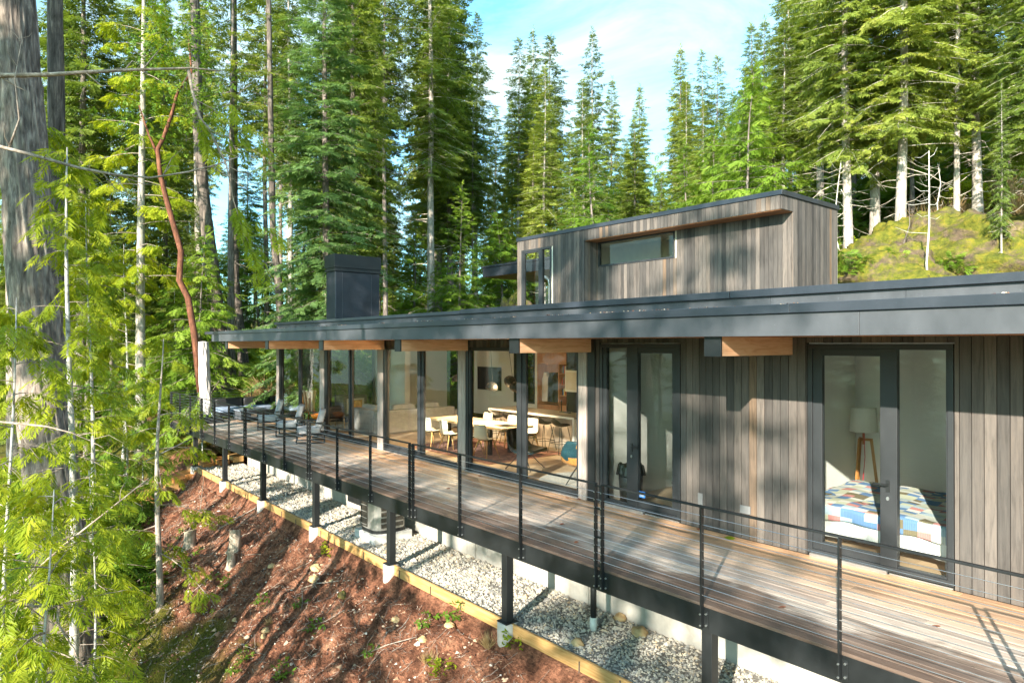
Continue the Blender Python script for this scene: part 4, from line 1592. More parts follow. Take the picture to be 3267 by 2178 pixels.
b.box(-13.0, -12.62, 6.32, 6.38, 0.931, 0.96)
b.build('tap_base', M['black'], fa)


def make_stool():
    """black shell bar stool on a wire sled frame, facing +y"""
    t = empty('bar_stool')

    def sh(u, v):
        s, q = (u - 0.5) * 2, (v - 0.5) * 2
        rr = 0.235
        x, y = s * rr * math.sqrt(1 - q * q / 2), q * rr * math.sqrt(1 - s * s / 2)
        d = math.hypot(x, y) / rr
        back = max(0, -y / rr)
        return (x, y, 0.665 + 0.05 * d ** 3 + 0.17 * back ** 2.2)
    b = MB()
    b.grid(sh, 17, 17)
    b.build('seat_shell', M['charcoal'], t, smooth=True, solid=0.014)
    b = MB()
    for s in (-1, 1):
        b.tube([(s * 0.13, 0.12, 0.66), (s * 0.22, 0.24, 0.012), (s * 0.22, -0.24, 0.012), (s * 0.13, -0.12, 0.66)], 0.009, 6)
    b.tube([(-0.2, 0.195, 0.26), (0.2, 0.195, 0.26)], 0.008, 6)
    b.tube([(-0.2, -0.195, 0.26), (0.2, -0.195, 0.26)], 0.008, 6)
    for s in (-1, 1):
        b.tube([(s * 0.19, 0.19, 0.26), (s * 0.19, -0.19, 0.26)], 0.008, 6)
    b.build('wire_frame', M['black'], t)
    return t


bs = make_stool()
for i, (x, lab) in enumerate([(-12.10, 'black bar stool at the end of the island nearest the glass'), (-12.75, 'second black bar stool from the near end of the island'), (-13.40, 'black bar stool at the middle of the island'), (-14.05, 'black bar stool second from the far end of the island'), (-14.75, 'black bar stool at the far end of the island')]):
    o = bs if i == 0 else copy_tree(bs)
    o.location = (x, 5.50 + 0.03 * (i % 2), 0.032)
    o.rotation_euler.z = R(random.uniform(-8, 8))
    tag(o, lab, 'stool', 'black bar stools along the island')

# kitchen wall
kt = thing('kitchen_cabinets', 'cream kitchen wall cabinets above a dark stone splashback', 'cabinets', (-11.5, 9.0, 0.03))
b = MB()
for x0 in np.arange(-13.1, -9.0, 0.62):
    b.box(x0, x0 + 0.614, 8.55, 9.19, 0.12, 0.885, random.random())
b.build('base_unit', M['cream'], kt, bevel=0.003)
b = MB()
b.box(-13.15, -8.95, 8.5, 9.19, 0.89, 0.93)
b.build('worktop', M['counter'], kt)
b = MB()
for x0 in (-11.28, -10.66, -10.04, -9.42):
    b.box(x0, x0 + 0.614, 8.82, 9.19, 1.62, 2.78, random.random())
for x0 in (-13.1, -12.48, -11.86):
    b.box(x0, x0 + 0.614, 8.82, 9.19, 1.98, 2.78, random.random())
b.build('wall_unit', M['cream'], kt, bevel=0.003)
b = MB()
b.box(-13.1, -8.95, 9.185, 9.197, 0.93, 1.62)
b.build('splashback', M['darkstone'], kt)
b = MB()
b.box(-13.0, -11.3, 8.85, 9.18, 1.62, 1.64)
b.box(-13.0, -11.3, 8.85, 9.18, 1.95, 1.97)
b.box(-13.0, -12.98, 8.85, 9.18, 1.64, 1.95)
b.box(-11.32, -11.3, 8.85, 9.18, 1.64, 1.95)
b.build('open_shelf', M['oakv'], kt)
sp = [simple('jar_dark', (0.05, 0.04, 0.03)), simple('jar_blue', (0.06, 0.25, 0.45)), simple('jar_orange', (0.6, 0.25, 0.08)), simple('jar_white', (0.6, 0.6, 0.55)), simple('jar_green', (0.1, 0.2, 0.08))]
for i in range(11):
    x = -12.92 + i * 0.148
    b = MB()
    h = random.uniform(0.12, 0.27)
    b.lathe([(0, 1.641), (0.05, 1.641), (0.05, 1.641 + h), (0.035, 1.65 + h), (0, 1.65 + h)], 12, (x, 9.0, 0))
    tag(b.build('storage_jar', sp[i % 5], None, smooth=False), 'small jar or bottle on the open kitchen shelf', 'jar', 'jars on the open kitchen shelf')
em = thing('coffee_machine', 'tall dark coffee machine standing against the dark splashback', 'coffee machine', (-11.55, 8.85, 0.93))
b = MB()
b.box(-11.72, -11.38, 8.75, 9.1, 0.93, 1.0)
b.box(-11.72, -11.38, 8.95, 9.1, 1.0, 1.4)
b.box(-11.72, -11.38, 8.75, 8.95, 1.27, 1.4)
b.build('body', M['charcoal'], em, bevel=0.01)
b = MB()
b.lathe([(0, 1.0), (0.05, 1.0), (0.06, 1.2), (0.04, 1.22), (0, 1.22)], 14, (-11.55, 8.83, 0))
b.build('carafe', M['alum'], em, smooth=True)
ov = thing('oven', 'built-in steel oven in the kitchen wall units', 'oven', (-10.9, 8.5, 0.5))
b = MB()
b.box(-11.28, -10.68, 8.52, 8.545, 0.2, 0.86)
b.build('front', M['alum'], ov, bevel=0.004)
b = MB()
b.box(-11.2, -10.76, 8.512, 8.519, 0.3, 0.66)
b.build('glass_door', M['charcoal'], ov)
b = MB()
b.tube([(-11.2, 8.49, 0.71), (-10.76, 8.49, 0.71)], 0.01, 8)
for x in (-11.15, -10.98, -10.81):
    b.tube([(x, 8.52, 0.79), (x, 8.49, 0.79)], 0.02, 10)
b.build('handle', M['black'], ov)

# tall black pantry block / column by the island
b = MB()
b.box(-14.75, -13.55, 8.3, 9.19, 0.03, 2.62)
pn = b.build('black_pantry', M['charcoal'], None, bevel=0.004, org=(-14.1, 8.8, 0.03))
tag(pn, 'tall black pantry cupboard behind the island', 'cupboard')
b = MB()
b.box(-14.152, -14.146, 8.294, 8.3, 0.1, 2.6)
b.build('door_gap', M['alum'], pn)
dr = thing('interior_door', 'plain wooden interior door in the white wall beside the kitchen', 'door', (-13.3, 9.1, 0.03))
b = MB()
b.box(-13.46, -13.16, 9.12, 9.19, 0.03, 2.1)
b.build('leaf', M['oakv'], dr)

# oak wall of shelves with books, coats on hangers
bk = thing('bookcase', 'oak bookcase wall with open shelves in the back of the living room', 'bookcase', (-17, 9, 0.03))
b = MB()
b.box(-16.55, -14.8, 8.72, 9.19, 2.10, 2.70)
b.box(-16.55, -16.52, 8.72, 9.19, 0.5, 2.10)
b.box(-15.55, -15.5, 8.72, 9.19, 0.03, 2.10)
b.box(-14.82, -14.79, 8.72, 9.19, 0.03, 2.10)
for z in (0.78, 1.1, 1.45, 1.8):
    b.box(-15.5, -14.82, 8.74, 9.19, z, z + 0.025)
b.box(-15.5, -14.82, 9.16, 9.19, 0.5, 2.1)
b.box(-16.52, -15.55, 9.16, 9.19, 0.5, 2.1)
b.box(-16.55, -14.8, 8.72, 9.19, 0.03, 0.78)
b.build('carcass', M['oakv'], bk)
cols = [simple('book_%s' % n_, c, 0.7) for n_, c in (('black', (0.03, 0.03, 0.03)), ('red', (0.35, 0.05, 0.05)), ('white', (0.6, 0.58, 0.52)), ('blue', (0.06, 0.16, 0.35)), ('yellow', (0.6, 0.42, 0.04)), ('grey', (0.25, 0.25, 0.25)))]
for z in (1.125, 1.475, 1.825):
    x = -15.44
    while x < -14.95:
        w = random.uniform(0.022, 0.05)
        h = random.uniform(0.18, 0.26)
        b = MB()
        b.box(x, x + w - 0.002, 8.78, 8.98, z, z + h)
        tag(b.build('book', random.choice(cols), None), 'book standing among others on the oak bookcase shelves', 'book', 'books on the oak bookcase')
        x += w
for i, (x, c, w) in enumerate([(-16.3, 'canvas', 0.36), (-16.02, 'darkleather', 0.38), (-15.8, 'charcoal', 0.34)]):
    def coat(u, v):
        z = 1.82 - v * 0.95
        a = u * 2 * math.pi
        ww = w * (0.25 + 0.75 * min(1, v * 4)) / 2
        return (x + ww * math.cos(a) * (1 + 0.07 * math.sin(9 * a + v * 4)), 8.9 + 0.10 * math.sin(a), z)
    b = MB()
    b.grid(coat, 30, 14)
    tag(b.build('hanging_coat', M[c], None, smooth=True), ['beige coat hanging in the oak nook', 'black jacket hanging in the middle of the oak nook', 'black coat hanging against the bookcase'][i], 'coat')
# framed picture
pf = thing('picture', 'framed pale picture on the oak wall behind the pendant lamps', 'picture', (-15.2, 9.0, 1.6))

# pendants over the table
def pendant(x, y, z, tilt, lab, glow=70):
    t = thing('pendant_lamp', lab, 'lamp', (x, y, z), 0, 'black pendant lamps over the dining table')
    mt = Matrix.Rotation(R(tilt), 3, 'Y')
    b = MB()
    b.lathe([(0.012, 0.17), (0.06, 0.165), (0.12, 0.13), (0.15, 0.07), (0.155, 0.0), (0.15, 0.0), (0.145, 0.06), (0.11, 0.12), (0.0, 0.15)], 28)
    b.v = [tuple(mt @ Vector(p) + Vector((x, y, z))) for p in b.v]
    b.build('lamp_shade', M['charcoal'], t, smooth=True)
    b = MB()
    b.lathe([(0.0, 0.012), (0.14, 0.012), (0.14, 0.02), (0, 0.02)], 24)
    b.v = [tuple(mt @ Vector(p) + Vector((x, y, z))) for p in b.v]
    b.build('lens', M['lampglow'], t)
    b = MB()
    b.tube([tuple(mt @ Vector((0, 0, 0.16)) + Vector((x, y, z))), (x - 0.05, y, 2.8)], 0.005, 5)
    b.build('cord', M['black'], t)
    if glow:
        ld = bpy.data.lights.new('pendant_bulb', 'SPOT')
        ld.energy = glow
        ld.spot_size = R(150)
        ld.color = (1.0, 0.72, 0.42)
        ld.shadow_soft_size = 0.1
        lo = bpy.data.objects.new('pendant_bulb', ld)
        C.objects.link(lo)
        lo.parent = t
        lo.location = mt @ Vector((0, 0, -0.03))
        lo.rotation_euler = (0, R(tilt), 0)


pendant(-14.9, 4.35, 1.75, -6, 'black dome pendant lamp over the sofa end of the dining table, lit')
pendant(-13.35, 4.3, 1.62, 16, 'black dome pendant lamp over the middle of the dining table, lit and tilted')
pendant(-12.9, 4.5, 1.80, 65, 'black pendant lamp above the kitchen end of the table, turned sideways')
pendant(-12.55, 4.4, 1.66, 38, 'lowest black pendant lamp by the tall pantry, tilted away')

# lounge chairs
def make_lounge(seatmat, shellmat):
    t = empty('lounge_chair')
    prof = [(0.40, 0.40, 0.30), (0.34, 0.385, 0.36), (0.15, 0.34, 0.40), (-0.08, 0.31, 0.40), (-0.20, 0.36, 0.40), (-0.27, 0.50, 0.39), (-0.33, 0.68, 0.34), (-0.38, 0.80, 0.27)]

    def sh(off):
        def fn(u, v):
            f = v * (len(prof) - 1)
            i = min(int(f), len(prof) - 2)
            q = f - i
            y, z, w = [prof[i][k] * (1 - q) + prof[i + 1][k] * q for k in range(3)]
            s = (u - 0.5) * 2
            arm = math.exp(-((v - 0.55) / 0.24) ** 2)
            return (s * w, y + 0.10 * s * s * min(1, max(0, v - 0.45) * 3), z + 0.16 * arm * abs(s) ** 3 + off)
        return fn
    b = MB()
    b.grid(sh(0.0), 21, 31)
    b.build('shell', shellmat, t, smooth=True, solid=0.02)
    b = MB()
    b.grid(sh(0.035), 19, 29)
    b.build('upholstery', seatmat, t, smooth=True, solid=0.045)
    for sx in (-1, 1):
        for sy in (-1, 1):
            b = MB()
            b.tube([(sx * 0.1, sy * 0.08, 0.31), (sx * 0.30, sy * 0.32, 0.0)], 0.010, 6)
            b.build('leg', M['black'], t)
    return t


o = make_lounge(M['darkleather'], M['teal'])
o.location = (-11.15, 3.50, 0.032)
o.rotation_euler.z = R(-72)
tag(o, 'black leather lounge chair with a teal shell by the sliding glass', 'lounge chair')
o = make_lounge(M['teal'], M['orangewood'])
o.location = (-9.25, 3.35, 0.045)
o.rotation_euler.z = R(40)
tag(o, 'teal lounge chair with an orange plywood shell on the round rug', 'lounge chair')
b = MB()
b.lathe([(0, 0.031), (0.85, 0.031), (0.9, 0.036), (0.85, 0.044), (0, 0.046)], 40, (-9.4, 3.55, 0))
tag(b.build('round_rug', M['woolrug'], None, org=(-9.4, 3.55, 0.03)), 'round grey wool rug under the teal lounge chair', 'rug')

# living room sofa
sf = thing('corner_sofa', 'grey L-shaped sofa with its back to the dining table', 'sofa', (-18.6, 4.5, 0.03))
b = MB()
b.box(-18.25, -17.95, 3.62, 6.4, 0.06, 0.74)
b.box(-19.70, -18.26, 3.62, 3.92, 0.06, 0.74)
b.box(-18.26, -17.95, 6.41, 6.7, 0.06, 0.62)
b.box(-19.70, -18.26, 3.93, 4.7, 0.06, 0.30)
b.box(-19.0, -18.26, 4.71, 6.7, 0.06, 0.30)
b.build('body', M['greyfab'], sf, bevel=0.03)
cushion('seat_cushion', -19.68, -18.28, 3.93, 4.68, 0.30, 0.46, M['greyfab'], sf)
cushion('seat_cushion', -19.0, -18.28, 4.72, 5.7, 0.30, 0.46, M['greyfab'], sf)
cushion('back_cushion', -19.5, -18.6, 3.86, 4.08, 0.42, 0.86, M['palefab'], sf)
cushion('back_cushion', -18.45, -18.22, 4.3, 5.1, 0.44, 0.88, M['palefab'], sf)
cushion('back_cushion', -18.45, -18.22, 5.2, 6.0, 0.44, 0.88, M['palefab'], sf)
b = MB()
b.box(-21.2, -18.0, 3.3, 6.2, 0.031, 0.042)
tag(b.build('area_rug', M['woolrug'], None, org=(-19.6, 4.7, 0.03)), 'pale rug under the grey corner sofa', 'rug')
ar = thing('wood_armchair', 'low armchair with curved pale wood arms near the stove', 'armchair', (-20.35, 3.2, 0.03))
b = MB()
for y in (2.95, 3.55):
    b.tube([(-20.7, y, 0.05), (-20.75, y, 0.5), (-20.6, y, 0.56), (-20.1, y, 0.50), (-20.0, y, 0.05)], 0.022, 8)
b.build('arm', M['legwood'], ar, smooth=True)
cushion('seat_cushion', -20.72, -20.02, 2.99, 3.52, 0.28, 0.42, M['darkleather'], ar)
cushion('back_cushion', -20.12, -19.98, 2.99, 3.52, 0.42, 0.78, M['darkleather'], ar)
# wood stove below the chimney, with its flue
ws = thing('wood_stove', 'black wood stove with an amber glass door below the chimney', 'stove', (-21.95, 4.8, 0.03))
b = MB()
b.box(-22.35, -21.65, 4.3, 5.2, 0.20, 0.95)
b.box(-22.30, -21.70, 4.4, 5.1, 0.03, 0.20)
b.build('body', M['charcoal'], ws, bevel=0.008)
b = MB()
b.box(-21.648, -21.63, 4.42, 5.08, 0.32, 0.85)
b.build('door', M['alum'], ws)
b = MB()
b.box(-21.628, -21.622, 4.5, 5.0, 0.38, 0.79)
b.build('door_glass', M['fire'], ws)
b = MB()
b.tube([(-22.05, 4.75, 0.95), (-22.05, 4.75, 2.8)], 0.09, 18)
b.build('flue', M['charcoal'], ws, smooth=True)
# television on the wall behind the stove
b = MB()
b.box(-20.4, -19.0, 9.15, 9.19, 1.05, 1.9)
tag(b.build('television', M['charcoal'], None, bevel=0.01, org=(-19.7, 9.17, 1.5)), 'large dark television on the rear living room wall', 'television')
# chair by the far glass with a cream throw over it
tc_ = thing('wooden_chair', 'orange wooden chair standing inside the far corner glass', 'chair', (-22.2, 3.15, 0.03))
b = MB()
b.tube([(-22.0, 3.0, 0.03), (-22.02, 3.0, 0.8), (-22.08, 3.02, 1.05)], 0.022, 8)
b.tube([(-22.0, 3.4, 0.03), (-22.02, 3.4, 0.8), (-22.08, 3.38, 1.05)], 0.022, 8)
b.tube([(-22.5, 3.0, 0.03), (-22.48, 3.0, 0.46)], 0.02, 8)
b.tube([(-22.5, 3.4, 0.03), (-22.48, 3.4, 0.46)], 0.02, 8)
b.build('frame', M['orangewood'], tc_, smooth=True)
b = MB()
b.box(-22.52, -21.98, 2.96, 3.44, 0.44, 0.48)
b.build('seat', M['orangewood'], tc_, bevel=0.01)


def throw(u, v):
    s = (u - 0.5)
    if v < 0.5:
        z = 0.62 + v * 1.1
        x = -22.20 + 0.05 * math.sin(u * 14)
    else:
        z = 1.17 - (v - 0.5) * 1.4
        x = -21.93 + 0.05 * math.sin(u * 17 + 2)
    return (x, 3.2 + s * (0.42 + 0.1 * math.sin(v * 5)), z + 0.03 * math.sin(u * 9))


b = MB()
b.grid(throw, 20, 30)
tag(b.build('throw_blanket', M['throw'], None, smooth=True, solid=0.02), 'cream throw draped over the wooden chair inside the corner glass', 'blanket')

# laundry room
bn = thing('laundry_hamper', 'grey hamper lined with a dark bag inside the narrow side light', 'hamper', (-7.66, 2.92, 0.03))
b = MB()
b.lathe([(0, 0.03), (0.19, 0.03), (0.22, 0.62), (0.20, 0.62), (0.17, 0.06), (0, 0.06)], 20, (-7.68, 2.93, 0))
b.build('tub', M['bag'], bn, smooth=True)


def rim(u, v):
    a = u * 2 * math.pi
    rr = 0.205 + 0.035 * v + 0.012 * math.sin(9 * a) + 0.008 * math.sin(17 * a)
    return (-7.68 + rr * math.cos(a), 2.93 + rr * math.sin(a), 0.66 - 0.17 * v + 0.02 * math.sin(6 * a))


b = MB()
b.grid(rim, 60, 8)
b.build('liner', M['bag'], bn, smooth=True, solid=0.006)
tb = thing('laundry_tub', 'clear plastic tub heaped with clothes on the laundry room floor', 'tub', (-7.0, 3.75, 0.03))
b = MB()
b.lathe([(0, 0.03), (0.24, 0.03), (0.29, 0.36), (0.31, 0.37), (0.28, 0.36), (0.23, 0.05), (0, 0.05)], 24, (-7.05, 3.75, 0))
b.build('tub', M['cleartub'], tb, smooth=True)
b = MB()
b.box(-7.12, -6.98, 3.46, 3.468, 0.16, 0.30)
b.v = [(p[0], p[1] + (p[2] - 0.16) * -0.12, p[2]) for p in b.v]
lb_ = b.build('tub_label', M['blue'], tb)
b = MB()
b.lathe([(0, 0), (0.04, 0), (0.04, 0.002), (0, 0.002)], 20)
b.v = [(-7.08 + p[0], 3.447 + p[2], 0.24 + p[1]) for p in b.v]
for k in range(3):
    b.box(-7.03, -6.99, 3.444, 3.447, 0.20 + k * 0.03, 0.21 + k * 0.03)
b.build('label_mark', M['white'], lb_)


def heap(cx, cyy, cz, r_, h, seed):
    def fn(u, v):
        a = u * 2 * math.pi
        th = v * math.pi / 2
        q = 1 + 0.22 * math.sin(3 * a + seed) + 0.15 * math.sin(7 * a + 2 * seed + v * 6) + 0.1 * math.sin(11 * a + v * 14)
        return (cx + r_ * q * math.cos(th) * math.cos(a), cyy + r_ * q * math.cos(th) * math.sin(a), cz + h * math.sin(th) * q)
    return fn


for (dx, dy, dz, r_, h, m, nm, lb) in [(0, 0, 0.30, 0.30, 0.20, 'bag', 'folded_clothes', 'dark green clothes heaped in the clear laundry tub'), (-0.12, 0.02, 0.42, 0.13, 0.16, 'red', 'folded_clothes', 'red cloth on top of the heap in the laundry tub'), (0.05, 0.05, 0.45, 0.18, 0.18, 'linen', 'folded_clothes', 'white cloth on top of the heap in the laundry tub'), (0.17, -0.1, 0.38, 0.12, 0.1, 'blue', 'folded_clothes', 'blue cloth at the side of the heap in the laundry tub')]:
    b = MB()
    b.grid(heap(-7.05 + dx, 3.75 + dy, dz, r_, h, dx * 30), 40, 14)
    tag(b.build(nm, M[m], None, smooth=True), lb, 'clothes', 'clothes heaped in the laundry tub')

# bedroom
bd = thing('bed', 'low bed with white linen under a patchwork quilt behind the right-hand glass door', 'bed', (-3.6, 3.9, 0.03))
b = MB()
b.box(-4.72, -2.72, 2.96, 4.95, 0.20, 0.36)
b.build('bed_base', M['linen'], bd, bevel=0.03)
for (x, y) in ((-4.62, 3.05), (-2.85, 3.05), (-4.62, 4.85), (-2.85, 4.85)):
    b = MB()
    b.box(x - 0.04, x + 0.04, y - 0.04, y + 0.04, 0.03, 0.21)
    b.build('leg', M['greyfab'], bd)
cushion('mattress', -4.74, -2.70, 2.93, 4.97, 0.33, 0.57, M['linen'], bd)


def skirt(u, v):
    per = u * 3
    if per < 1:
        x, y = -4.74, 4.9 - per * 1.98
    elif per < 2:
        x, y = -4.74 + (per - 1) * 2.05, 2.91
    else:
        x, y = -2.69, 2.91 + (per - 2) * 2.0
    wv = 0.012 * math.sin(u * 90) + 0.01 * math.sin(u * 37)
    return (x + (wv if per > 2 or per < 1 else 0), y - (wv if 1 <= per <= 2 else 0), 0.42 - v * (0.24 + 0.02 * math.sin(u * 21)))


b = MB()
b.grid(skirt, 160, 6)
b.build('bed_skirt', M['linen'], bd, smooth=True, solid=0.006)


def quilt(u, v):
    x = -4.80 + u * 2.16
    t_ = v
    if t_ < 0.16:
        y, z = 2.87 - 0.01 * math.sin(u * 30), 0.40 + (t_ / 0.16) * 0.17
    else:
        y, z = 2.90 + (t_ - 0.16) / 0.84 * 2.02, 0.585
    e = max(0, (abs(u - 0.5) - 0.465) / 0.035)
    z -= 0.18 * min(1, e) * (1 if t_ > 0.1 else 0.2)
    z += 0.012 * math.sin(u * 19 + v * 7) + 0.010 * math.sin(v * 23 + u * 5) + 0.02 * math.exp(-((u - 0.3) ** 2 + (v - 0.8) ** 2) * 20)
    return (x, y, z)


b = MB()
b.grid(quilt, 70, 60)
b.build('quilt', M['quilt'], bd, smooth=True, solid=0.02)
fl = thing('floor_lamp', 'wooden tripod floor lamp with a white drum shade in the bedroom corner', 'lamp', (-4.8, 5.4, 0.03))
b = MB()
b.lathe([(0.185, 1.70), (0.215, 1.31), (0.213, 1.31), (0.183, 1.70)], 36, (-4.82, 5.4, 0))
b.build('lamp_shade', M['shade'], fl, smooth=True)
b = MB()
b.tube([(-4.82, 5.4, 1.1), (-4.82, 5.4, 1.5)], 0.022, 8)
for a in (20, 140, 260):
    ca, sa = math.cos(R(a)), math.sin(R(a))
    b.bar((-4.82, 5.4, 1.18), (-4.82 + 0.11 * ca, 5.4 + 0.11 * sa, 1.18), 0.03, 0.04)
b.build('hub', M['lamp_wood'], fl)
for a in (20, 140, 260):
    ca, sa = math.cos(R(a)), math.sin(R(a))
    b = MB()
    b.bar((-4.82 + 0.11 * ca, 5.4 + 0.11 * sa, 1.20), (-4.82 + 0.24 * ca, 5.4 + 0.24 * sa, 0.03), 0.035, 0.045)
    b.build('leg', M['lamp_wood'], fl)
b = MB()
b.tube([(-4.80, 5.36, 1.3), (-4.77, 5.33, 0.9), (-4.8, 5.3, 0.4), (-4.75, 5.35, 0.05)], 0.006, 6)
b.build('cord', M['red'], fl)

# framed picture parts
b = MB()
b.box(-15.95 + 1.1, -15.0 + 1.1, 8.66, 8.70, 1.15, 1.92)
b.v = []
b.f = []
b.r = []
b.box(-14.78, -13.95 + 0.35, 8.27, 8.295, 1.3, 1.95)
b.build('frame', M['white'], pf)
b = MB()
b.box(-14.72, -13.66, 8.262, 8.268, 1.36, 1.89)
b.build('sheet', M['cream'], pf)

# ------------------------------------------------------------------ trees
def norm(a):
    return a / np.maximum(np.linalg.norm(a, axis=-1, keepdims=True), 1e-9)


def template(kind, rs):
    """blades as rhombi in a local frame: x along the twig, y across, z up"""
    q = []
    if kind == 'fir':
        m = 5
        for j in range(m):
            a = 0.08 + 0.80 * j / m
            for s in (-1, 1):
                an = math.radians(rs.uniform(30, 62)) * s
                l = (0.40 - 0.20 * j / m) * rs.uniform(0.75, 1.25)
                q.append((a, an, l, 0.105 * rs.uniform(0.7, 1.2), rs.uniform(-0.5, 0.05)))
        q.append((0.62, 0.0, 0.42, 0.09, -0.12))
        q.append((0.25, 0.0, 0.45, 0.09, 0.10))
    elif kind == 'firfine':
        m = 9
        for j in range(m):
            a = 0.04 + 0.86 * j / m
            for s in (-1, 1):
                an = math.radians(rs.uniform(32, 60)) * s
                l = (0.34 - 0.18 * j / m) * rs.uniform(0.75, 1.25)
                q.append((a, an, l, 0.078 * rs.uniform(0.7, 1.2), rs.uniform(-0.55, 0.05)))
        q.append((0.70, 0.0, 0.34, 0.05, -0.12))
        q.append((0.3, 0.0, 0.42, 0.05, 0.05))
    elif kind == 'cedar':
        m = 9
        for j in range(m):
            a = 0.06 + 0.86 * j / m
            for s in (-1, 1):
                an = math.radians(rs.uniform(34, 52)) * s
                l = (0.44 * math.sin(math.pi * (0.22 + 0.72 * j / m)) + 0.06) * rs.uniform(0.8, 1.15)
                q.append((a, an, l, 0.075 * rs.uniform(0.8, 1.2), rs.uniform(-0.42, -0.12)))
        q.append((0.8, 0, 0.3, 0.06, -0.3))
    elif kind == 'leaf':
        for j in range(7):
            q.append((rs.uniform(0.0, 0.7), rs.uniform(-1.6, 1.6), rs.uniform(0.28, 0.46), rs.uniform(0.16, 0.24), rs.uniform(-0.5, 0.5)))
    elif kind == 'grass':
        for j in range(9):
            q.append((rs.uniform(-0.05, 0.05), rs.uniform(-0.5, 0.5), rs.uniform(0.6, 1.0), 0.03, rs.uniform(-0.25, 0.25)))
    V = []
    for (a, an, l, w, dz) in q:
        zb = -0.28 * a * a if kind == 'cedar' else -0.10 * a * a
        dx, dy = math.cos(an), math.sin(an)
        for (f, g) in ((0, 0), (0.45, 1), (1.0, 0), (0.45, -1)):
            V.append((a + dx * l * f - dy * w * g * 0.5, dy * l * f + dx * w * g * 0.5, zb + dz * l * f * (0.6 + 0.4 * f)))
    return np.array(V)


TEMPL = {k: [template(k, random.Random(i + 5)) for i in range(4)] for k in ('fir', 'firfine', 'cedar', 'leaf', 'grass')}


def spray_mesh(name, P, D, U, S, kind, rs, rvals=None):
    D = norm(D)
    B = norm(np.cross(U, D))
    N = np.cross(D, B)
    Vs, Fs, Rs = [], [], []
    off = 0
    which = rs.integers(0, 4, len(P))
    for k in range(4):
        m = which == k
        if not m.any():
            continue
        T = TEMPL[kind][k]
        p, d, bb, n_, s = P[m], D[m], B[m], N[m], S[m]
        V = p[:, None, :] + s[:, None, None] * (T[None, :, 0:1] * d[:, None, :] + T[None, :, 1:2] * bb[:, None, :] + T[None, :, 2:3] * n_[:, None, :])
        nq = len(T) // 4
        nf = len(p) * nq
        Vs.append(V.reshape(-1, 3))
        Fs.append(np.arange(nf * 4).reshape(-1, 4) + off)
        base = rs.random(len(p)) if rvals is None else rvals[m]
        Rs.append(np.clip(np.repeat(base, nq) * 0.75 + rs.random(nf) * 0.25, 0, 1))
        off += nf * 4
    return np_mesh(name, np.vstack(Vs), np.vstack(Fs), np.concatenate(Rs))


def trunk_pts(H, rs, lean=0.0, wob=0.12, n=12, az=0.0):
    pts = []
    ph = rs.random(4) * 6.28
    for i in range(n + 1):
        t = i / n
        pts.append((lean * t * H * math.cos(az) + wob * (math.sin(t * 5 + ph[0]) - math.sin(ph[0])) * 0.6 + wob * 0.3 * math.sin(t * 13 + ph[1]),
                    lean * t * H * math.sin(az) + wob * (math.sin(t * 4 + ph[2]) - math.sin(ph[2])) * 0.6, t * H))
    return pts


def interp_pts(pts, z):
    for a, c in zip(pts, pts[1:]):
        if z <= c[2]:
            q = (z - a[2]) / max(1e-6, c[2] - a[2])
            return np.array([a[k] * (1 - q) + c[k] * q for k in range(3)])
    return np.array(pts[-1])


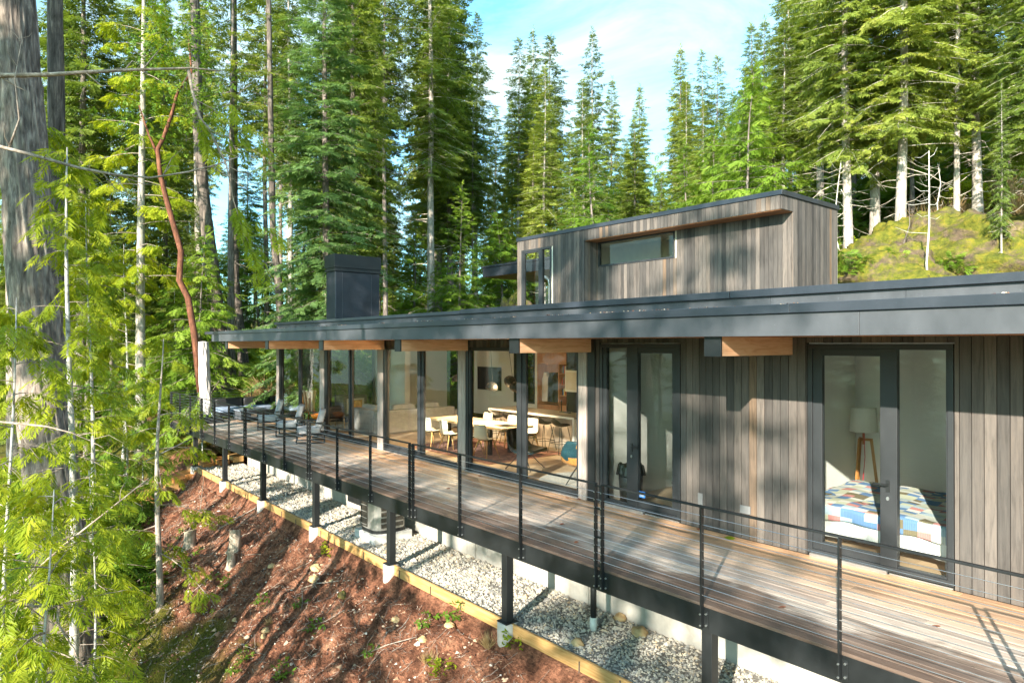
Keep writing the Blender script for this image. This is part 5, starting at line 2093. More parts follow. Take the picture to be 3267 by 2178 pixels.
def make_tree(name, seed, H, cb, Rmax, r0, nbr, kind='fir', slen=0.75, spacing=0.30, droop=0.25, dead=30, lean=0.0, wob=0.12, shape='fir', el=(-14, 38), hang=0.25, sides=10, keep=1.0, deadlen=(0.5, 2.2), maxrel=1.0):
    """returns (trunk mesh, crown mesh)"""
    rs = np.random.default_rng(seed)
    pts = trunk_pts(H, rs, lean, wob, az=rs.random() * 6.28)
    mb = MB()
    mb.tube(pts, [r0 * (1 + 0.5 * math.exp(-i * 1.5)) * (1 - 0.93 * (i / 12) ** 1.15) for i in range(13)], sides, 0.5)
    P, D, U, S, RV = [], [], [], [], []
    cbz = cb * H
    for i in range(nbr):
        rel = (i + rs.random()) / nbr
        rel = rel ** 1.12 * maxrel
        z = cbz + rel * (H - cbz) * 0.985
        if shape == 'fir':
            Lm = Rmax * ((1 - rel) ** 0.78 * 1.05) * (0.55 + 0.45 * min(1, rel * 4)) + 0.18
        elif shape == 'full':
            Lm = Rmax * ((1 - rel) ** 0.85) + 0.15
        else:
            Lm = Rmax * (1 - rel) ** 0.6 * (0.4 + 0.6 * min(1, rel * 3)) + 0.15
        Lb = Lm * rs.uniform(0.5, 1.12)
        az = i * 2.399 + rs.normal(0, 0.5)
        e = math.radians(el[0] + (el[1] - el[0]) * rel ** 1.2 + rs.normal(0, 8))
        h = np.array([math.cos(az), math.sin(az), 0.0])
        lat = np.array([-h[1], h[0], 0.0])
        b0 = interp_pts(pts, z)
        dr = droop * rs.uniform(0.6, 1.4)
        bend = rs.normal(0, 0.12)

        def bp(s):
            return b0 + h * Lb * s + lat * Lb * bend * s * s + np.array([0, 0, Lb * (math.tan(e) * s - dr * s * s + 0.35 * dr * max(0, s - 0.6))])
        rb = max(0.005, 0.0075 * Lb)
        mb.tube([bp(0), bp(0.4), bp(0.75), bp(1.0)], [rb, rb * 0.75, rb * 0.5, rb * 0.2], 4, rs.uniform(0.3, 0.9), cap=False)
        if rs.random() > keep:
            continue
        n_ = max(2, int(Lb / spacing))
        bright = rs.random()
        for j in range(n_):
            s = 0.16 + 0.84 * (j + rs.random() * 0.7) / n_
            p = bp(min(s, 1.0))
            for sd in (-1, 1):
                an = math.radians(rs.uniform(38, 78)) * sd
                d = h * math.cos(an) + lat * math.sin(an)
                d[2] = -hang * rs.uniform(0.2, 1.6) + math.tan(e) * 0.4
                P.append(p)
                D.append(d)
                U.append(np.array([rs.normal(0, 0.8), rs.normal(0, 0.8), 1.0]))
                S.append(slen * (1.1 - 0.5 * s) * rs.uniform(0.65, 1.2) * min(1, 0.45 + Lb / 2.5))
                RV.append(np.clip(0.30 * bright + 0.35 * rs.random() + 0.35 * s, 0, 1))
        for k in range(2):
            P.append(bp(0.93))
            D.append(h + np.array([0, 0, -hang * rs.uniform(0, 1.2) + 0.2 * math.tan(e)]) + lat * rs.normal(0, 0.25))
            U.append(np.array([0, 0, 1.0]))
            S.append(slen * rs.uniform(0.6, 0.95) * min(1, 0.45 + Lb / 2.5))
            RV.append(np.clip(0.3 * bright + 0.3 + 0.4 * rs.random(), 0, 1))
    # leader
    top = np.array(pts[-1])
    if maxrel >= 1.0:
        for k in range(10):
            a = k * 0.9
            P.append(top - np.array([0, 0, 0.12 * k]))
            D.append(np.array([math.cos(a) * 0.5, math.sin(a) * 0.5, 0.8]))
            U.append(np.array([0.3, 0.2, 1.0]))
            S.append(slen * 0.6)
            RV.append(0.7)
    for i in range(dead):
        z = H * cb * rs.uniform(0.12, 1.25)
        z = min(z, H * 0.9)
        az = rs.random() * 6.28
        Ld = rs.uniform(*deadlen) * (0.5 + 0.5 * z / max(0.1, H * cb))
        e = rs.normal(-0.12, 0.25)
        h = np.array([math.cos(az), math.sin(az), 0.0])
        lat = np.array([-h[1], h[0], 0.0])
        b0 = interp_pts(pts, z)
        k1 = b0 + h * Ld * 0.55 + np.array([0, 0, Ld * 0.55 * e]) + lat * rs.normal(0, 0.05) * Ld
        k2 = b0 + h * Ld + np.array([0, 0, Ld * (e + rs.normal(0.05, 0.15))]) + lat * rs.normal(0, 0.12) * Ld
        w = 0.008 + 0.008 * Ld
        mb.tube([b0, k1, k2], [w, w * 0.7, w * 0.25], 4, rs.uniform(0.75, 1.0), cap=False)
        for q in range(3):
            t_ = rs.uniform(0.4, 0.95)
            bb = k1 + (k2 - k1) * t_
            mb.tube([bb, bb + (h * 0.5 + lat * rs.choice((-1, 1)) * 0.7 + np.array([0, 0, rs.normal(-0.25, 0.3)])) * Ld * 0.28], [w * 0.4, w * 0.15], 3, rs.uniform(0.75, 1.0), cap=False)
    tm = bpy.data.meshes.new(name + '_trunk')
    tm.from_pydata([tuple(map(float, p)) for p in mb.v], [], mb.f)
    at = tm.attributes.new('rnd', 'FLOAT', 'FACE')
    at.data.foreach_set('value', np.array(mb.r, dtype=np.float32))
    tm.polygons.foreach_set('use_smooth', np.full(len(mb.f), True))
    tm.update()
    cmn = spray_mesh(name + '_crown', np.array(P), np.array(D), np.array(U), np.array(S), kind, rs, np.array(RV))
    return tm, cmn


def with_mats(meshes, bark, leaf_):
    meshes[0].materials.append(bark)
    meshes[1].materials.append(leaf_)
    return meshes


VAR = {
    'fir_full': with_mats(make_tree('fir_full', 21, 22, 0.08, 3.3, 0.2, 300, dead=8, shape='full', slen=0.95), M['bark'], G_FIR),
    'fir_a': with_mats(make_tree('fir_a', 11, 30, 0.36, 3.2, 0.24, 235, slen=0.85, dead=46), M['barkpale'], G_FIR),
    'fir_b': with_mats(make_tree('fir_b', 12, 30, 0.46, 2.9, 0.21, 200, slen=0.85, dead=56, droop=0.32), M['barkpale'], G_FIR),
    'fir_c': with_mats(make_tree('fir_c', 13, 30, 0.28, 3.5, 0.26, 300, slen=1.0, dead=30, keep=0.94), M['bark'], G_FIR),
    'fir_d': with_mats(make_tree('fir_d', 14, 30, 0.55, 2.5, 0.19, 170, slen=0.88, dead=60, keep=0.9), M['bark'], G_FIR),
    'fir_thin': with_mats(make_tree('fir_thin', 15, 30, 0.50, 3.6, 0.24, 105, dead=40, keep=0.8, slen=0.8), M['bark'], G_FIR),
    'fir_near': with_mats(make_tree('fir_near', 16, 24, 0.24, 3.3, 0.20, 270, kind='firfine', slen=0.82, spacing=0.25, dead=20, hang=0.4, keep=0.9), M['barkpale'], G_FIR),
    'fir_near_b': with_mats(make_tree('fir_near_b', 17, 24, 0.30, 2.9, 0.22, 230, kind='firfine', slen=0.82, spacing=0.25, dead=24, hang=0.45, keep=0.85), M['barkpale'], G_FIR),
    'spruce': with_mats(make_tree('spruce', 18, 24, 0.05, 3.5, 0.20, 450, kind='firfine', slen=0.75, spacing=0.24, dead=10, hang=0.35, droop=0.3, shape='full'), M['bark'], G_BLUE),
    'young_a': with_mats(make_tree('young_a', 19, 7, 0.04, 1.9, 0.06, 130, kind='firfine', slen=0.5, spacing=0.22, dead=0, hang=0.4, shape='full'), M['bark'], G_BUSH),
    'young_b': with_mats(make_tree('young_b', 20, 7, 0.08, 2.1, 0.06, 110, kind='cedar', slen=0.55, spacing=0.26, dead=4, hang=0.7, shape='full', el=(-20, 30)), M['bark'], G_BUSH),
}


def place_tree(name, var, x, y, H, label, cat='tree', group=None, rot=None, wide=1.0, z=None, bark=None, sink=0.3):
    tm, cm_ = VAR[var]
    base = {'young_a': 7, 'young_b': 7, 'fir_full': 22, 'fir_near': 24, 'fir_near_b': 24, 'spruce': 24}.get(var, 30)
    zz = gz(x, y) if z is None else z
    t = thing(name, label, cat, (x, y, zz - sink), random.uniform(0, 6.28) if rot is None else rot, group)
    s = H / base
    for nm, me in (('trunk', tm), ('crown', cm_)):
        o = bpy.data.objects.new(nm, me)
        C.objects.link(o)
        o.parent = t
    t.scale = (s * wide, s * wide, s)
    return t


FX, FY = -math.cos(YAW), math.sin(YAW)
RX, RYY = FY, -FX


def at(px, d):
    """ground position seen at photo column px, d metres along the view axis"""
    u = (px - 1633.5) / 2150.0
    return (CAM.x + d * (FX + u * RX), CAM.y + d * (FY + u * RYY))


def htop(py, d):
    return 2.75 + (1097 - py) / 2150.0 * d


def grow(px, d, ytop, var, label, name='fir_tree', group=None, wide=1.0, rot=None):
    x, y = at(px, d)
    H = htop(ytop, d) - gz(x, y) + 0.3
    return place_tree(name, var, x, y, H, label, 'tree', group, rot, wide)


# trees one can name, left to right
grow(1040, 27, -420, 'spruce', 'broad bright blue-green fir with branches to the ground left of the chimney', wide=1.0)
grow(925, 36, -250, 'fir_b', 'dark slim fir between the blue-green fir and the leaning dark trunks', wide=0.9)
grow(1130, 33, -500, 'fir_c', 'tall fir rising directly behind the chimney', wide=0.9)
grow(1232, 40, -300, 'fir_d', 'slim fir with a long bare pale trunk right of the chimney', wide=0.95)
grow(1372, 42, -560, 'fir_a', 'tallest fir left of the sky gap, its straight bare trunk right of the chimney', wide=0.95)
grow(1440, 48, -200, 'fir_c', 'dense fir just left of the sky gap with a mid-green crown')
grow(1520, 56, 40, 'fir_a', 'fir at the left edge of the sky gap, behind the upper storey corner', wide=0.9)
grow(1652, 55, 122, 'fir_b', 'left one of the three pointed firs above the corner window')
grow(1702, 58, 92, 'fir_a', 'middle one of the three pointed firs above the corner window', wide=0.85)
grow(1757, 52, 112, 'fir_d', 'right one of the three pointed firs above the corner window, bare pale trunk', wide=1.15)
grow(1892, 50, 92, 'fir_a', 'solitary pointed fir in the middle of the sky gap', wide=0.85)
grow(1955, 60, 250, 'fir_c', 'shorter bushy fir right beside the solitary pointed fir', wide=0.8)
grow(2042, 72, 270, 'fir_c', 'lowest pointed fir at the bottom of the sky gap', wide=0.8)
grow(2174, 60, 150, 'fir_c', 'left one of three close firs above the strip window', wide=0.85)
grow(2238, 62, 162, 'fir_b', 'middle one of three close firs above the strip window', wide=0.85)
grow(2292, 64, 178, 'fir_d', 'right one of three close firs above the strip window')
grow(2396, 58, 76, 'fir_c', 'pointed fir at the right edge of the sky gap', wide=0.85)
grow(2520, 46, -220, 'fir_a', 'tall fir behind the right end of the upper storey roof')
grow(2620, 36, -520, 'fir_near_b', 'tall fir just right of the upper storey, trunk dark at its foot')
RK = {'g': 'tall firs standing on the mossy rock'}
grow(2708, 27.5, -900, 'fir_near', 'straight pale-trunked fir at the left foot of the mossy rock', wide=0.95)
grow(2790, 29, -800, 'fir_near_b', 'fir with a mottled trunk on the left shoulder of the mossy rock')
grow(2872, 26.5, -1000, 'fir_near', 'thickest pale-trunked fir left of the mossy rock summit', wide=1.05)
grow(3052, 27, -700, 'fir_near_b', 'slender pale fir on the summit of the mossy rock', wide=0.7)
grow(3118, 27.5, -900, 'fir_near', 'pale fir with a thick trunk right of the mossy rock summit', wide=1.0)
grow(3196, 22, 260, 'fir_near_b', 'thin pale young fir at the right foot of the mossy rock', wide=0.55)
grow(3300, 24, -600, 'fir_near', 'dense fir at the right edge beyond the mossy rock')
grow(620, 46, -120, 'fir_thin', 'sparse dark fir against the blue sky left of the arbutus')
grow(740, 30, -350, 'fir_thin', 'dark slender fir behind the covered parasol')
grow(455, 40, -300, 'fir_b', 'dark fir deep in the shade behind the left cedars')
grow(250, 30, -500, 'fir_c', 'dark fir standing right behind the big bark trunk')

# the forest behind, filled in depth; the sky gap keeps its outline
SKY = [(1500, 120), (1560, 230), (1610, 190), (1650, 125), (1702, 95), (1760, 118), (1810, 215), (1892, 92), (1960, 255), (2042, 275), (2100, 320), (2174, 150), (2290, 180), (2330, 200), (2396, 78), (2450, -60)]


def skyline(px):
    if px < SKY[0][0] or px > SKY[-1][0]:
        return -700
    for a, c in zip(SKY, SKY[1:]):
        if px <= c[0]:
            return a[1] + (c[1] - a[1]) * (px - a[0]) / (c[0] - a[0])


taken = []
rf = random.Random(42)
ZONE = [(850, 'shaded fir in the dense forest beyond the far end of the deck', 'firs beyond the deck end'), (1600, 'fir in the dense forest behind the chimney and roof', 'firs behind the chimney'),
        (2600, 'fir in the forest behind the upper storey', 'firs behind the upper storey'), (9999, 'shaded fir in the forest behind the mossy rock', 'firs behind the mossy rock')]
cnt = 0
tries = 0
while cnt < 150 and tries < 4000:
    tries += 1
    px = rf.uniform(-250, 3650)
    d = 32 + 75 * rf.random() ** 1.1
    if px > 2500:
        d = 31 + 45 * rf.random()
    if px < 700:
        d = 24 + 60 * rf.random()
    x, y = at(px, d)
    if y < 13 and x > -27:
        continue
    if y < -3 and x > -60:
        continue
    if any((x - a) ** 2 + (y - c) ** 2 < 5.5 for a, c in taken):
        continue
    taken.append((x, y))
    sk = skyline(px)
    if px < 900:
        ytop = rf.uniform(-500, 300) if rf.random() < 0.35 else rf.uniform(380, 800)
    elif sk > -500:
        ytop = sk + rf.uniform(70, 330)
    else:
        ytop = rf.uniform(-420, 60)
    H = htop(ytop, d) - gz(x, y)
    if H < 5:
        continue
    var = rf.choice(('fir_a', 'fir_b', 'fir_c', 'fir_d', 'fir_c') if px > 900 else ('fir_b', 'fir_d', 'fir_thin', 'fir_thin', 'fir_full'))
    if cnt % 5 < 2 and d > 42:
        var = 'fir_full'
        H = min(H, rf.uniform(11, 20))
    for zmax, lab, grp in ZONE:
        if px < zmax:
            break
    place_tree('fir_tree', var, x, y, min(H, 38), lab, 'tree', grp, rf.uniform(0, 6.28), rf.uniform(0.8, 1.05) * (1.0 if H > 18 else 1.2))
    cnt += 1

# young trees between the trunks
cnt = 0
while cnt < 125:
    px = rf.uniform(560, 3500)
    d = rf.uniform(25, 66)
    x, y = at(px, d)
    if y < 13.5 and x > -28:
        continue
    if px > 2500 and d < 31:
        continue
    H = rf.uniform(4.0, 11.5)
    if px < 1500:
        H *= 0.9
    sk = skyline(px)
    H = min(H, htop(max(sk, 0) + 120, d) - gz(x, y))
    if H < 2:
        continue
    for zmax, lab, grp in ZONE:
        if px < zmax:
            break
    place_tree('young_conifer', rf.choice(('young_a', 'young_b')), x, y, H, 'bright green young conifer growing between the trunks' + lab[lab.index(' in the'):].replace('in the dense forest', '').replace('in the forest', '').replace('  ', ' '), 'tree', 'young conifers ' + grp.split(' ', 1)[1], None, rf.uniform(0.9, 1.3))
    cnt += 1

# trees on the sunny side, behind the camera: they throw the dappled shade and stand in the reflections
SUNNY = [(-12.0, -17.5, 33, 'fir_d'), (-6.5, -20.0, 36, 'fir_d'), (-1.0, -21.0, 36, 'fir_d'), (3.4, -19.5, 34, 'fir_thin')]
SUNNY += [(-46 + 4.1 * k + 1.5 * math.sin(k * 5.1), -27.5 + 3.5 * math.sin(k * 2.7), 17.5 + 2.5 * math.sin(k * 3.9), 'fir_full') for k in range(18)]
SUNNY += [(-40 + 6.2 * k + 2.0 * math.sin(k * 4.1), -38 + 3.5 * math.sin(k * 1.7), 23.5 + 2.5 * math.sin(k * 2.9), ('fir_c', 'fir_b', 'fir_full')[k % 3]) for k in range(12)]
for i, (x, y, H, v) in enumerate(SUNNY):
    place_tree('fir_tree', v, x, y, H, 'fir on the slope below the house, mirrored in the glass', 'tree', 'firs on the slope below the house', i * 1.7, 1.0)

# ------------------------------------------------------------------ near trees on the left
def bark_trunk(name, pts, radii, seed, label, cat='tree', plates=True, bark='bark', nu=120, nv=420, depth=0.05):
    """a big trunk with ridged plate bark as real relief"""
    t = thing(name, label, cat, pts[0])
    u = np.linspace(0, 2 * np.pi, nu, endpoint=False)
    v = np.linspace(0, 1, nv)
    pz = np.array(pts)
    tt = np.linspace(0, 1, len(pts))
    cx, cyv, cz = [np.interp(v, tt, pz[:, k]) for k in range(3)]
    rr = np.interp(v, tt, radii)
    UU, VV = np.meshgrid(u, v)
    L_ = cz[-1] - cz[0]
    # ridges: stretched noise, cyclic in u by using cos/sin
    ax, ay = np.cos(UU) * 2.6, np.sin(UU) * 2.6
    n1 = fbm(ax * 2.2 + seed, ay * 2.2 + VV * L_ * 0.9, seed, 3)
    n2 = vnoise(ax * 5 + 3 * n1, ay * 5 + VV * L_ * 1.6, seed + 4)
    ridge = np.abs(n2 - 0.5) * 2
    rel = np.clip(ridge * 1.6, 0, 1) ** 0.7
    rad = rr[:, None] * (1 + 0.06 * (n1 - 0.5)) + depth * (rel - 0.6) * np.minimum(1, rr[:, None] / 0.25)
    X = cx[:, None] + rad * np.cos(UU) - pts[0][0]
    Y = cyv[:, None] + rad * np.sin(UU) - pts[0][1]
    Z = np.broadcast_to(cz[:, None], X.shape) - pts[0][2]
    V = np.stack([X.ravel(), Y.ravel(), Z.ravel()], 1)
    idx = np.arange(nu * nv).reshape(nv, nu)
    a = idx[:-1]
    c = idx[1:]
    F = np.stack([a.ravel(), np.roll(a, -1, 1).ravel(), np.roll(c, -1, 1).ravel(), c.ravel()], 1)
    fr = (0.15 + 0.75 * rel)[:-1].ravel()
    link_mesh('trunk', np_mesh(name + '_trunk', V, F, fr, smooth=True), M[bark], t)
    return t


def P3(px, py, d):
    x, y = at(px, d)
    return (x, y, htop(py, d))


# big fir trunk at the left edge
big = bark_trunk('fir_tree', [P3(235, 2150, 10.6), P3(195, 1800, 10.8), P3(140, 1300, 11), P3(105, 900, 11.1), P3(75, 500, 11.2), P3(50, 150, 11.3), P3(10, -500, 11.5)], [0.46, 0.40, 0.365, 0.345, 0.33, 0.31, 0.27], 3,
                 'massive fir trunk with deeply furrowed grey bark at the left edge')


def limb(mb, pts, rad, rs, twigs=6, n=7):
    """bare limb through pts with side twigs"""
    pts = [np.array(p) for p in pts]
    mb.tube(pts, rad, n, rs.uniform(0.6, 0.95))
    for k in range(twigs):
        i = rs.integers(0, len(pts) - 1)
        q = rs.random()
        b0 = pts[i] * (1 - q) + pts[i + 1] * q
        d = norm(pts[i + 1] - pts[i])
        o = norm(np.cross(d, rs.normal(0, 1, 3)))
        l = rs.uniform(0.15, 0.6)
        w = 0.3 * rad[min(i, len(rad) - 1)] + 0.002
        mid = b0 + (d * 0.5 + o * 0.6) * l * 0.6
        mb.tube([b0, mid, mid + (d * 0.6 + o * 0.3 + np.array([0, 0, rs.normal(0, 0.3)])) * l * 0.5], [w, w * 0.7, w * 0.25], 4, rs.uniform(0.5, 1.0), cap=False)


def frond_set(pts, dens, slen, rs, spread=0.25, hang=0.8, sidelen=0.5):
    """cedar fronds hung along a polyline: returns arrays"""
    P, D, U, S, RV = [], [], [], [], []
    pts = [np.array(p) for p in pts]
    for a, c in zip(pts, pts[1:]):
        d = c - a
        ln = np.linalg.norm(d)
        n_ = max(1, int(ln * dens))
        dn = d / ln
        lat = norm(np.cross(dn, np.array([0, 0, 1.0])))
        for k in range(n_):
            q = (k + rs.random()) / n_
            p = a + d * q + rs.normal(0, spread * 0.2, 3)
            for sd in (-1, 1):
                dd = dn * rs.uniform(0.3, 1.0) + lat * sd * rs.uniform(0.4, 1.1) + np.array([0, 0, -hang * rs.uniform(0.1, 1.2)])
                P.append(p)
                D.append(dd)
                U.append(np.array([rs.normal(0, 0.35), rs.normal(0, 0.35), 1.0]))
                S.append(slen * rs.uniform(0.6, 1.25))
                RV.append(rs.random())
    return P, D, U, S, RV


def near_cedar(px, d, ytop, ybase, r0, nbr, seed, label, bark='barkwhite', Lmax=2.0, slen=0.34, dens=3.4, cb=0.15, leafm=None, name='cedar_tree', topfrac=1.0, kind='cedar', lean=(0, 0), el=(-12, 24), droop=0.32, shape=0.75):
    rs = np.random.default_rng(seed)
    b0 = np.array(P3(px, ybase, d))
    gzv = gz(b0[0], b0[1])
    b0[2] = gzv - 0.1
    ht = htop(ytop, d) - b0[2]
    t = thing(name, label, 'tree', tuple(b0))
    mb = MB()
    ph = rs.random(3) * 6

    def tp(s):
        return np.array([lean[0] * s * ht + 0.06 * math.sin(s * 7 + ph[0]), lean[1] * s * ht + 0.06 * math.sin(s * 6 + ph[1]), s * ht])
    ns = 16
    mb.tube([tp(i / ns) for i in range(ns + 1)], [r0 * (1 + 0.3 * math.exp(-i)) * (1 - 0.88 * (i / ns) ** 1.1) for i in range(ns + 1)], 12, 0.5)
    tr = None
    lb = MB()
    P, D, U, S, RV = [], [], [], [], []
    for i in range(nbr):
        s = cb + (1 - cb) * ((i + rs.random()) / nbr)
        az = i * 2.399 + rs.normal(0, 0.4)
        Lb = Lmax * ((1 - s) ** shape * 0.95 + 0.12) * rs.uniform(0.5, 1.15)
        e = math.radians(el[0] + (el[1] - el[0]) * s + rs.normal(0, 8))
        h = np.array([math.cos(az), math.sin(az), 0.0])
        lat = np.array([-h[1], h[0], 0])
        dr = droop * rs.uniform(0.5, 1.4)
        bend = rs.normal(0, 0.15)
        q0 = tp(s)
        pl = [q0 + h * Lb * k / 5 + lat * bend * Lb * (k / 5) ** 2 + np.array([0, 0, Lb * (math.tan(e) * k / 5 - dr * (k / 5) ** 2 + 0.5 * dr * max(0, k / 5 - 0.65))]) for k in range(6)]
        w = 0.006 + 0.0065 * Lb
        lb.tube(pl, [w, w * 0.85, w * 0.7, w * 0.55, w * 0.4, w * 0.2], 5, rs.uniform(0.5, 1.0), cap=False)
        if rs.random() < 0.09:
            continue
        if kind == 'cedar':
            # secondary twigs, each hung with fronds
            for k in range(max(3, int(Lb * 5))):
                f = rs.uniform(0.18, 1.0) * 4.99
                a_, fr_ = int(f), f % 1
                p = pl[a_] * (1 - fr_) + pl[a_ + 1] * fr_
                sd = rs.choice((-1, 1))
                l2 = rs.uniform(0.2, 0.55) * (1.15 - f / 7)
                d2 = norm(h * rs.uniform(0.5, 1.0) + lat * sd * rs.uniform(0.4, 1.0) + np.array([0, 0, rs.uniform(-0.35, 0.12)]))
                e2 = p + d2 * l2 + np.array([0, 0, -0.25 * l2])
                lb.tube([p, (p + e2) / 2 + np.array([0, 0, 0.04 * l2]), e2], [w * 0.35, w * 0.25, w * 0.12], 3, rs.uniform(0.5, 1.0), cap=False)
                a4 = frond_set([p + d2 * l2 * 0.2, e2], dens * 1.6, slen, rs, hang=0.55)
                for dst, src in zip((P, D, U, S, RV), a4):
                    dst += src
                P.append(e2)
                D.append(d2 + np.array([0, 0, -0.5]))
                U.append(np.array([0, 0, 1.0]))
                S.append(slen)
                RV.append(rs.uniform(0.5, 1))
        a4 = frond_set(pl[2:], dens, slen, rs, hang=0.6)
        for dst, src in zip((P, D, U, S, RV), a4):
            dst += src
    mb.build('trunk', M[bark], t, world=False, smooth=True)
    lb.build('limbs', M['twig'], t, world=False, smooth=True)
    link_mesh('crown', spray_mesh(name + '_crown', np.array(P), np.array(D), np.array(U), np.array(S), kind, rs, np.array(RV)), leafm or G_CEDAR, t)
    return t


near_cedar(226, 9.6, 470, 1870, 0.080, 50, 1, 'yellow-green cedar with a thin white trunk just right of the massive trunk', Lmax=0.95, dens=2.6, slen=0.28)
near_cedar(30, 7.6, 950, 2000, 0.045, 42, 2, 'leafy yellow-green cedar at the left edge in front of the massive trunk', Lmax=1.15, slen=0.27, dens=3.0)
near_cedar(150, 6.6, 1560, 2500, 0.04, 42, 3, 'low bright cedar filling the bottom left corner', Lmax=1.15, slen=0.27, dens=3.2, shape=0.5)
near_cedar(452, 26, -400, 1600, 0.20, 70, 4, 'tall pale-trunked tree with hanging yellow-green sprays behind the left cedars', Lmax=2.9, slen=0.42, dens=2.0, bark='barkpale', cb=0.28)
near_cedar(285, 13.0, 640, 1750, 0.06, 50, 5, 'mid-height yellow-green cedar between the massive trunk and the steps', Lmax=1.25, dens=3.0, slen=0.31)
near_cedar(120, 13.5, 380, 1750, 0.07, 52, 6, 'yellow-green cedar hidden behind the massive trunk', Lmax=1.6, dens=2.8, slen=0.34)
near_cedar(400, 21.0, 1200, 1560, 0.05, 40, 7, 'small dark green cedar beside the garden steps', Lmax=1.7, dens=2.6, slen=0.32, leafm=G_BUSH)
near_cedar(300, 20.0, 1180, 1660, 0.05, 34, 8, 'low dark cedar in the shade left of the garden steps', Lmax=2.2, dens=2.4, slen=0.36, leafm=G_BUSH)
near_cedar(560, 31.0, 900, 1350, 0.06, 44, 12, 'green young cedar beyond the left corner of the deck', Lmax=2.2, dens=2.4, slen=0.38, leafm=G_BUSH)
near_cedar(400, 26.0, 780, 1450, 0.07, 44, 13, 'green mid-height cedar further back left of the deck corner', Lmax=2.4, dens=2.2, slen=0.4, leafm=G_CEDAR)
# thin sapling in front of the bank
near_cedar(505, 15.0, 1080, 1930, 0.075, 13, 9, 'thin grey sapling with a few bright sprays standing on the bare bank', Lmax=1.9, dens=2.3, slen=0.32, cb=0.18, bark='barkpale', lean=(-0.03, 0.015), el=(-20, 20))
near_cedar(290, 8.6, 1500, 2300, 0.03, 26, 21, 'slim young cedar at the lower left, in front of the bank', Lmax=0.85, slen=0.27, dens=3.0, shape=0.5)

# arbutus with orange bark
ab = thing('arbutus_tree', 'leaning arbutus with smooth orange-red bark left of the deck', 'tree', tuple(P3(640, 1180, 24)))
b = MB()
apts = [P3(640, 1250, 24), P3(622, 1080, 24), P3(600, 950, 24), P3(572, 895, 24), P3(577, 800, 24), P3(556, 728, 24), P3(530, 636, 24), P3(510, 556, 24), P3(502, 476, 24), P3(520, 440, 24), P3(548, 360, 24), P3(566, 290, 24), P3(610, 230, 24), P3(600, 120, 24)]
b.tube(apts, [0.12, 0.115, 0.11, 0.105, 0.10, 0.095, 0.09, 0.082, 0.075, 0.07, 0.06, 0.05, 0.04, 0.02], 10, 0.5)
b.tube([P3(505, 500, 24), P3(470, 420, 24.2), P3(440, 330, 24.3)], [0.06, 0.04, 0.02], 7, 0.4)
b.build('trunk', M['arbutus'], ab, smooth=True)
rs_ = np.random.default_rng(5)
a5 = [[], [], [], [], []]
for k in range(60):
    c0 = np.array(P3(rs_.uniform(430, 660), rs_.uniform(60, 420), 24)) + rs_.normal(0, 0.6, 3)
    for q in range(14):
        a5[0].append(c0 + rs_.normal(0, 0.28, 3))
        a5[1].append(rs_.normal(0, 1, 3))
        a5[2].append(np.array([rs_.normal(0, .4), rs_.normal(0, .4), 1.0]))
        a5[3].append(rs_.uniform(0.2, 0.34))
        a5[4].append(rs_.random())
me = spray_mesh('arbutus_crown', *[np.array(a) for a in a5[:4]], 'leaf', rs_, np.array(a5[4]))
me.vertices.foreach_get
me.transform(Matrix.Translation(-Vector(ab.location)))
link_mesh('crown', me, G_BUSH, ab)
# dark leaning trunks behind the parasol
for pts_, rad_, lab, br in [([P3(722, 1240, 29), P3(700, 1080, 29), P3(675, 850, 29), P3(650, 640, 29), P3(632, 420, 29), P3(605, -500, 29)], [0.40, 0.33, 0.28, 0.24, 0.21, 0.14], 'thick dark furrowed trunk behind the covered parasol', 'barkdark'),
                            ([P3(782, 1200, 31), P3(768, 1080, 31), P3(750, 900, 31), P3(746, 700, 31), P3(742, -400, 31)], [0.25, 0.21, 0.18, 0.17, 0.11], 'leaning brown trunk just right of the thick dark trunk', 'barkdark'),
                            ([P3(900, 1100, 30), P3(888, 900, 30), P3(870, 740, 30), P3(850, -300, 30)], [0.18, 0.16, 0.14, 0.08], 'bare dark trunk between the parasol trunks and the chimney', 'barkdark'),
                            ([P3(636, 1150, 33), P3(634, 900, 33), P3(628, 600, 33), P3(618, -300, 33)], [0.15, 0.14, 0.13, 0.09], 'slim grey trunk left of the thick dark trunk', 'barkpale'),
                            ([P3(192, 1500, 18), P3(184, 700, 18), P3(178, 420, 18), P3(166, -600, 18)], [0.25, 0.21, 0.20, 0.14], 'second furrowed trunk peeking out right of the massive trunk', 'barkdark'),
                            ([P3(60, 1500, 17), P3(48, 700, 17), P3(30, -500, 17)], [0.24, 0.2, 0.12], 'grey trunk half hidden behind the massive trunk', 'bark')]:
    bark_trunk('fir_tree', pts_, rad_, len(lab), lab, bark=br, nu=40, nv=160, depth=0.035)

